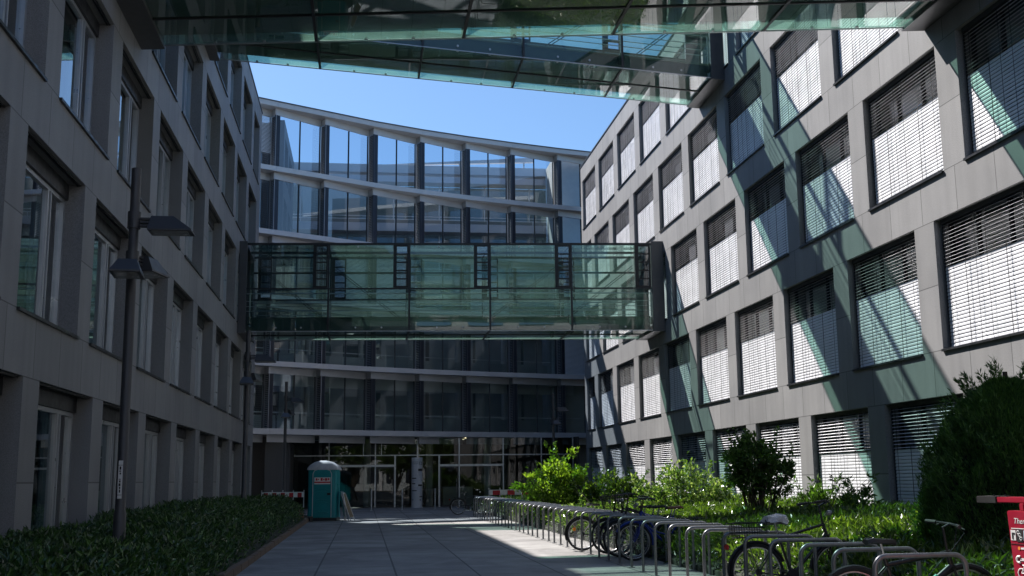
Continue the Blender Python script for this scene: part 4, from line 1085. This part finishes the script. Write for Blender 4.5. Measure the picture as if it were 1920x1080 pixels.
def unit(a): return a/np.linalg.norm(a, axis=1)[:, None]
def wob(x, y, s=1.): return .5*np.sin(x*1.7*s+y*.9*s)+.3*np.sin(x*3.1*s-y*2.3*s+1.3)+.2*np.sin(y*4.7*s+x*.7)
def bed(name, mats, x0, x1, bands, hfun, ln, wd, upward, drop=.14):
    P = []; 
    for y0, y1, dens in bands:
        n = int((x1-x0)*(y1-y0)*dens); x = RNG.uniform(x0, x1, n); y_ = RNG.uniform(y0, y1, n)
        P.append(np.stack([x, y_, hfun(x, y_)-RNG.uniform(0, 1, n)**1.6*.30], 1))
    P = np.concatenate(P); P[:, 2] = np.maximum(P[:, 2], .02)
    ax = unit(RNG.normal(size=P.shape)*np.array([1, 1, .55])+np.array([0, 0, upward]))
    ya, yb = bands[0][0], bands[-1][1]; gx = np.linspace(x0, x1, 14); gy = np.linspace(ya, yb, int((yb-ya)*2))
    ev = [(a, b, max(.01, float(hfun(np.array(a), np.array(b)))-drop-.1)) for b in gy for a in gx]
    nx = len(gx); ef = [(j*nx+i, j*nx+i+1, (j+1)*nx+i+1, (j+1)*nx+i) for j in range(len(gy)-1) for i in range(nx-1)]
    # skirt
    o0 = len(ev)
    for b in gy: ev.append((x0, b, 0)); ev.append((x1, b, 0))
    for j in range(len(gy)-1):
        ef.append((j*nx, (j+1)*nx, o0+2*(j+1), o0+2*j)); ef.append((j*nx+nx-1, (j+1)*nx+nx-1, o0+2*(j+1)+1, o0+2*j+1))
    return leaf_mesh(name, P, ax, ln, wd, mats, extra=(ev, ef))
def hL(x, y_):
    e = np.clip((-2.12-x)/.75, 0, 1)
    return np.interp(y_, [4, 12, 16, 22, 28, 36, 44], [.66, .7, .78, .92, .98, .96, .93])*(.30+.68*np.sqrt(e))*(1+.13*wob(x, y_, 1.2))+.03*wob(x*5, y_*5)
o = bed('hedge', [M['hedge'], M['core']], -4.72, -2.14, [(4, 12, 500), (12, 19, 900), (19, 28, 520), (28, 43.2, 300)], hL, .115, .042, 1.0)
tag(o, 'long low laurel hedge in shade between the paving and the shaded building', 'hedge')
def hR(x, y_):
    e = np.clip((x-5.36)/.5, 0, 1)
    return (.28+.30*e+.05*(x-5.4))*(1+.16*wob(x, y_, 1.1))+.05*wob(x*4, y_*4)
o = bed('ground_cover', [M['cover'], M['core']], 5.42, 11.35, [(6, 12, 420), (12, 20, 640), (20, 30, 420), (30, 42, 230), (42, 57.5, 130)], hR, .15, .042, .9)
tag(o, 'leafy green ground cover filling the bed behind the bike racks', 'ground cover', kind='stuff')

def limbs(root, base, tips, r0, name='trunk', mat=None):
    tm = MB()
    for tp, rr0 in tips:
        p0 = Vector(base)+Vector((random.uniform(-.06, .06), random.uniform(-.06, .06), 0)); p1 = Vector(tp)
        m1 = p0.lerp(p1, .4)+Vector((random.uniform(-.12, .12), random.uniform(-.12, .12), .12)); m2 = p0.lerp(p1, .72)+Vector((random.uniform(-.1, .1), random.uniform(-.1, .1), .08))
        tm.tube([p0, m1, m2, p1], rr0, 7, r2=rr0*.3)
    return tm.build(name, mat or M['bark'], root, smooth=True)
def bush(name, label, cat, loc, lobes, nleaf, ln, wd, mat, shoots=0, upward=.35, r0=.03, group=None, trunkh=.0):
    """lobes: list of (dx,dy,dz,rx,ry,rz); leaves fill uneven clumps inside the lobes"""
    root = thing(name, label, cat, loc, 0, group)
    tot = sum(l[3]*l[4]*l[5] for l in lobes); P = []; Ax = []; tips = []
    for dx, dy, dz, rx, ry, rz_ in lobes:
        n = int(nleaf*rx*ry*rz_/tot); k = max(10, n//55)
        d = unit(RNG.normal(size=(k, 3))); rad = RNG.uniform(.35, 1.05, k)**.6
        cl = d*rad[:, None]*np.array([rx, ry, rz_])+np.array([dx, dy, dz])
        which = RNG.integers(0, k, n)
        pos = cl[which]+RNG.normal(size=(n, 3))*np.array([rx, ry, rz_])*.14
        ax = unit(unit(pos-np.array([dx, dy, dz]))*.7+RNG.normal(size=(n, 3))*.65+np.array([0, 0, upward]))
        P.append(pos); Ax.append(ax); tips.append(((dx, dy, dz+rz_*.5), r0))
        for c in cl[:max(3, k//5)]: tips.append((tuple(c), r0*.6))
    for i in range(shoots):
        dx, dy, dz, rx, ry, rz_ = lobes[RNG.integers(0, len(lobes))]
        a = RNG.uniform(0, 2*np.pi); st = np.array([dx+rx*.6*np.cos(a), dy+ry*.6*np.sin(a), dz+rz_*.6]); dr_ = unit(np.array([[.5*np.cos(a), .5*np.sin(a), 1.1]]))[0]
        n = 26; q = RNG.uniform(0, .55, n)
        P.append(st+dr_*q[:, None]+RNG.normal(size=(n, 3))*.012); Ax.append(unit(dr_*.5+RNG.normal(size=(n, 3))*.7)); tips.append((tuple(st+dr_*.5), r0*.4))
    P = np.concatenate(P); Ax = np.concatenate(Ax); keep = P[:, 2] > .05
    leaf_mesh('crown', P[keep], Ax[keep], ln, wd, [mat], root)
    limbs(root, (0, 0, 0), tips, r0)
    return root
bush('shrub', 'bright lime green shrub at the far end of the bike racks', 'shrub', (5.95, 35.5, 0), [(0, 0, 1.25, .75, .8, .75), (-.65, -.1, 1.25, .5, .5, .35), (.35, .2, 1.85, .6, .6, .6), (.1, -.3, .75, .75, .6, .45), (.8, .2, 1.1, .5, .6, .6)], 5200, .13, .075, M['lime'], 8, group='shrubs in the sunlit bed')
bush('shrub', 'mid green shrub between the lime green shrub and the pale leaved one', 'shrub', (7.7, 35.2, 0), [(0, 0, .9, .9, .8, .7), (.7, .2, .9, .7, .7, .6), (-.7, -.1, .7, .6, .6, .5)], 4200, .12, .06, M['cover'], 10, group='shrubs in the sunlit bed')
bush('shrub', 'broad shrub with pale shining leaves in front of the sunlit wall', 'shrub', (8.75, 30.2, 0), [(0, 0, .95, 1.0, .9, .85), (-.85, -.1, .75, .7, .7, .6), (.85, 0, .7, .75, .7, .6), (0, -.6, .5, 1.1, .6, .4)], 6200, .12, .065, M['silver'], 10, group='shrubs in the sunlit bed')
bush('shrub', 'low spreading pale leaved shrub close behind the parked bicycles', 'shrub', (6.5, 28.8, 0), [(0, 0, .55, .9, .7, .32), (-.8, .5, .5, .6, .6, .3), (.9, .1, .5, .7, .7, .3)], 3400, .11, .055, M['silver'], 4, group='shrubs in the sunlit bed')
bush('small_tree', 'small dark bushy tree with two stems, standing in the bridge shadow', 'tree', (8.62, 24.0, 0), [(-.05, 0, 1.8, .56, .5, .44), (-.45, 0, 1.7, .34, .4, .4), (.48, 0, 1.5, .4, .4, .36), (.0, .1, 2.2, .26, .3, .36), (-.1, 0, 1.35, .5, .45, .28), (-.1, -.1, .42, .4, .4, .22)], 6200, .105, .06, M['darkleaf'], 12, r0=.04)
bush('shrub', 'small dark reddish-tipped shrub against the wall, right of the small dark tree', 'shrub', (10.6, 25.3, 0), [(0, 0, .75, .6, .6, .42), (.2, -1.6, .75, .5, .6, .4)], 2200, .13, .05, M['darkleaf'], 10, group='shrubs in the sunlit bed')
# thuja
th = thing('thuja', 'big dark conical thuja bush at the right edge, before the sunlit wall', 'conifer', (8.12, 13.3, 0))
n = 66000
z = RNG.uniform(0, 1, n)**.9; a = RNG.uniform(0, 2*np.pi, n)
prof = np.interp(z, [0, .12, .35, .6, .8, .93, 1.], [1.0, 1.15, 1.15, .95, .68, .4, .12])
rad = prof*(1+.07*np.sin(5*a+9*z)+.06*np.sin(11*a-17*z))*RNG.uniform(.82, 1.03, n)
P = np.stack([rad*np.cos(a), rad*np.sin(a), .1+z*2.56], 1)
ax = unit(np.stack([np.cos(a)*.55, np.sin(a)*.55, np.full(n, 1.)], 1)+RNG.normal(size=(n, 3))*.38)
sp_n = 150; sa = RNG.uniform(0, 2*np.pi, sp_n); szz = RNG.uniform(.35, 1, sp_n); spr = np.interp(szz, [0, .35, .6, .8, .93, 1.], [1.0, 1.15, .95, .68, .42, .15])
Pq = []; Aq = []
for i in range(sp_n):
    st = np.array([spr[i]*.98*np.cos(sa[i]), spr[i]*.98*np.sin(sa[i]), .1+szz[i]*2.56]); dr_ = unit(np.array([[.5*np.cos(sa[i])+RNG.normal()*.2, .5*np.sin(sa[i])+RNG.normal()*.2, 1.]]))[0]
    q = RNG.uniform(0, .3, 40); Pq.append(st+dr_*q[:, None]+RNG.normal(size=(40, 3))*.012); Aq.append(unit(dr_+RNG.normal(size=(40, 3))*.45))
P = np.concatenate([P]+Pq); ax = np.concatenate([ax]+Aq)
leaf_mesh('crown', P, ax, .085, .017, [M['thuja']], th)
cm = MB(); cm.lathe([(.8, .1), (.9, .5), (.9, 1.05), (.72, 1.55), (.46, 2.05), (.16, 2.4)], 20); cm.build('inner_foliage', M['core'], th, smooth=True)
tm = MB(); tm.tube([(0, 0, 0), (0, 0, 1.), (.02, 0, 2.8)], .09, 8, r2=.03); tm.build('trunk', M['bark'], th)

# ------------------------------------------------------------------ street behind the camera, seen only as a reflection in the glazing
for i, (x, y_) in enumerate(((-7.5, -27), (-1.5, -29.5), (4.5, -28), (10.5, -30), (16.5, -27.5))):
    hgt = (8.5, 9.5, 8., 9., 8.5)[i]
    bush('street_tree', ['round green street tree', 'tall green street tree', 'broad green street tree', 'green street tree', 'dense green street tree'][i]+' seen mirrored in the entrance glazing, number %d from the left' % (i+1), 'tree', (x, y_, 0),
         [(0, 0, hgt*.62, 2.6, 2.4, 2.2), (-1.2, .3, hgt*.5, 1.7, 1.6, 1.4), (1.3, -.2, hgt*.55, 1.7, 1.7, 1.5), (0, 0, hgt*.85, 1.5, 1.5, 1.3)], 3200, .42, .26, M['cover'], 0, r0=.16, group='street trees behind the viewer')
sb = thing('street_building', 'long plain stone building across the street, mirrored in the entrance glazing', 'office building', (3, -46, 0))
so3 = (3, -46, 0)
wm = MB(); wm.box(-40, 46, -58, -46, 0, 25); wm.build('wall', M['hall'], sb, off=so3)
bm_ = MB(); bm_.box(-40, 46, -45.99, -45.5, 15.7, 17.2); bm_.build('parapet_band', M['white'], sb, off=so3)
bm_ = MB(); bm_.box(-40, 46, -45.99, -45.6, 8.4, 8.9); bm_.build('storey_band', M['white'], sb, off=so3)
wm = MB()
for k in range(28):
    for r in range(4): wm.box(-38.5+3*k, -36.7+3*k, -45.985, -45.9, 1.2+3.6*r, 3.6+3.6*r)
tag(wm.build('window', M['navy'], sb, off=so3), kind='stuff')
wm = MB()
for k in range(14): wm.box(-38.5+6*k, -34.4+6*k, -45.985, -45.9, 19.6, 22.2)
wm.build('glazed_strip', M['mirror'], sb, off=so3)
cm = MB()
for k in range(14): cm.box(-39.6+6*k, -39.1+6*k, -45.985, -45.7, 0.01, 15.69)
cm.build('pilaster', M['white'], sb, off=so3)
wing('plain stone link block filling the gap right of the end glazing', 14.2, 1, 58.2, 66., 17., M['stone'])
wing('plain stone link block in the gap left of the end glazing', -13., -1, 50.6, 57.5, 15., M['stone'])
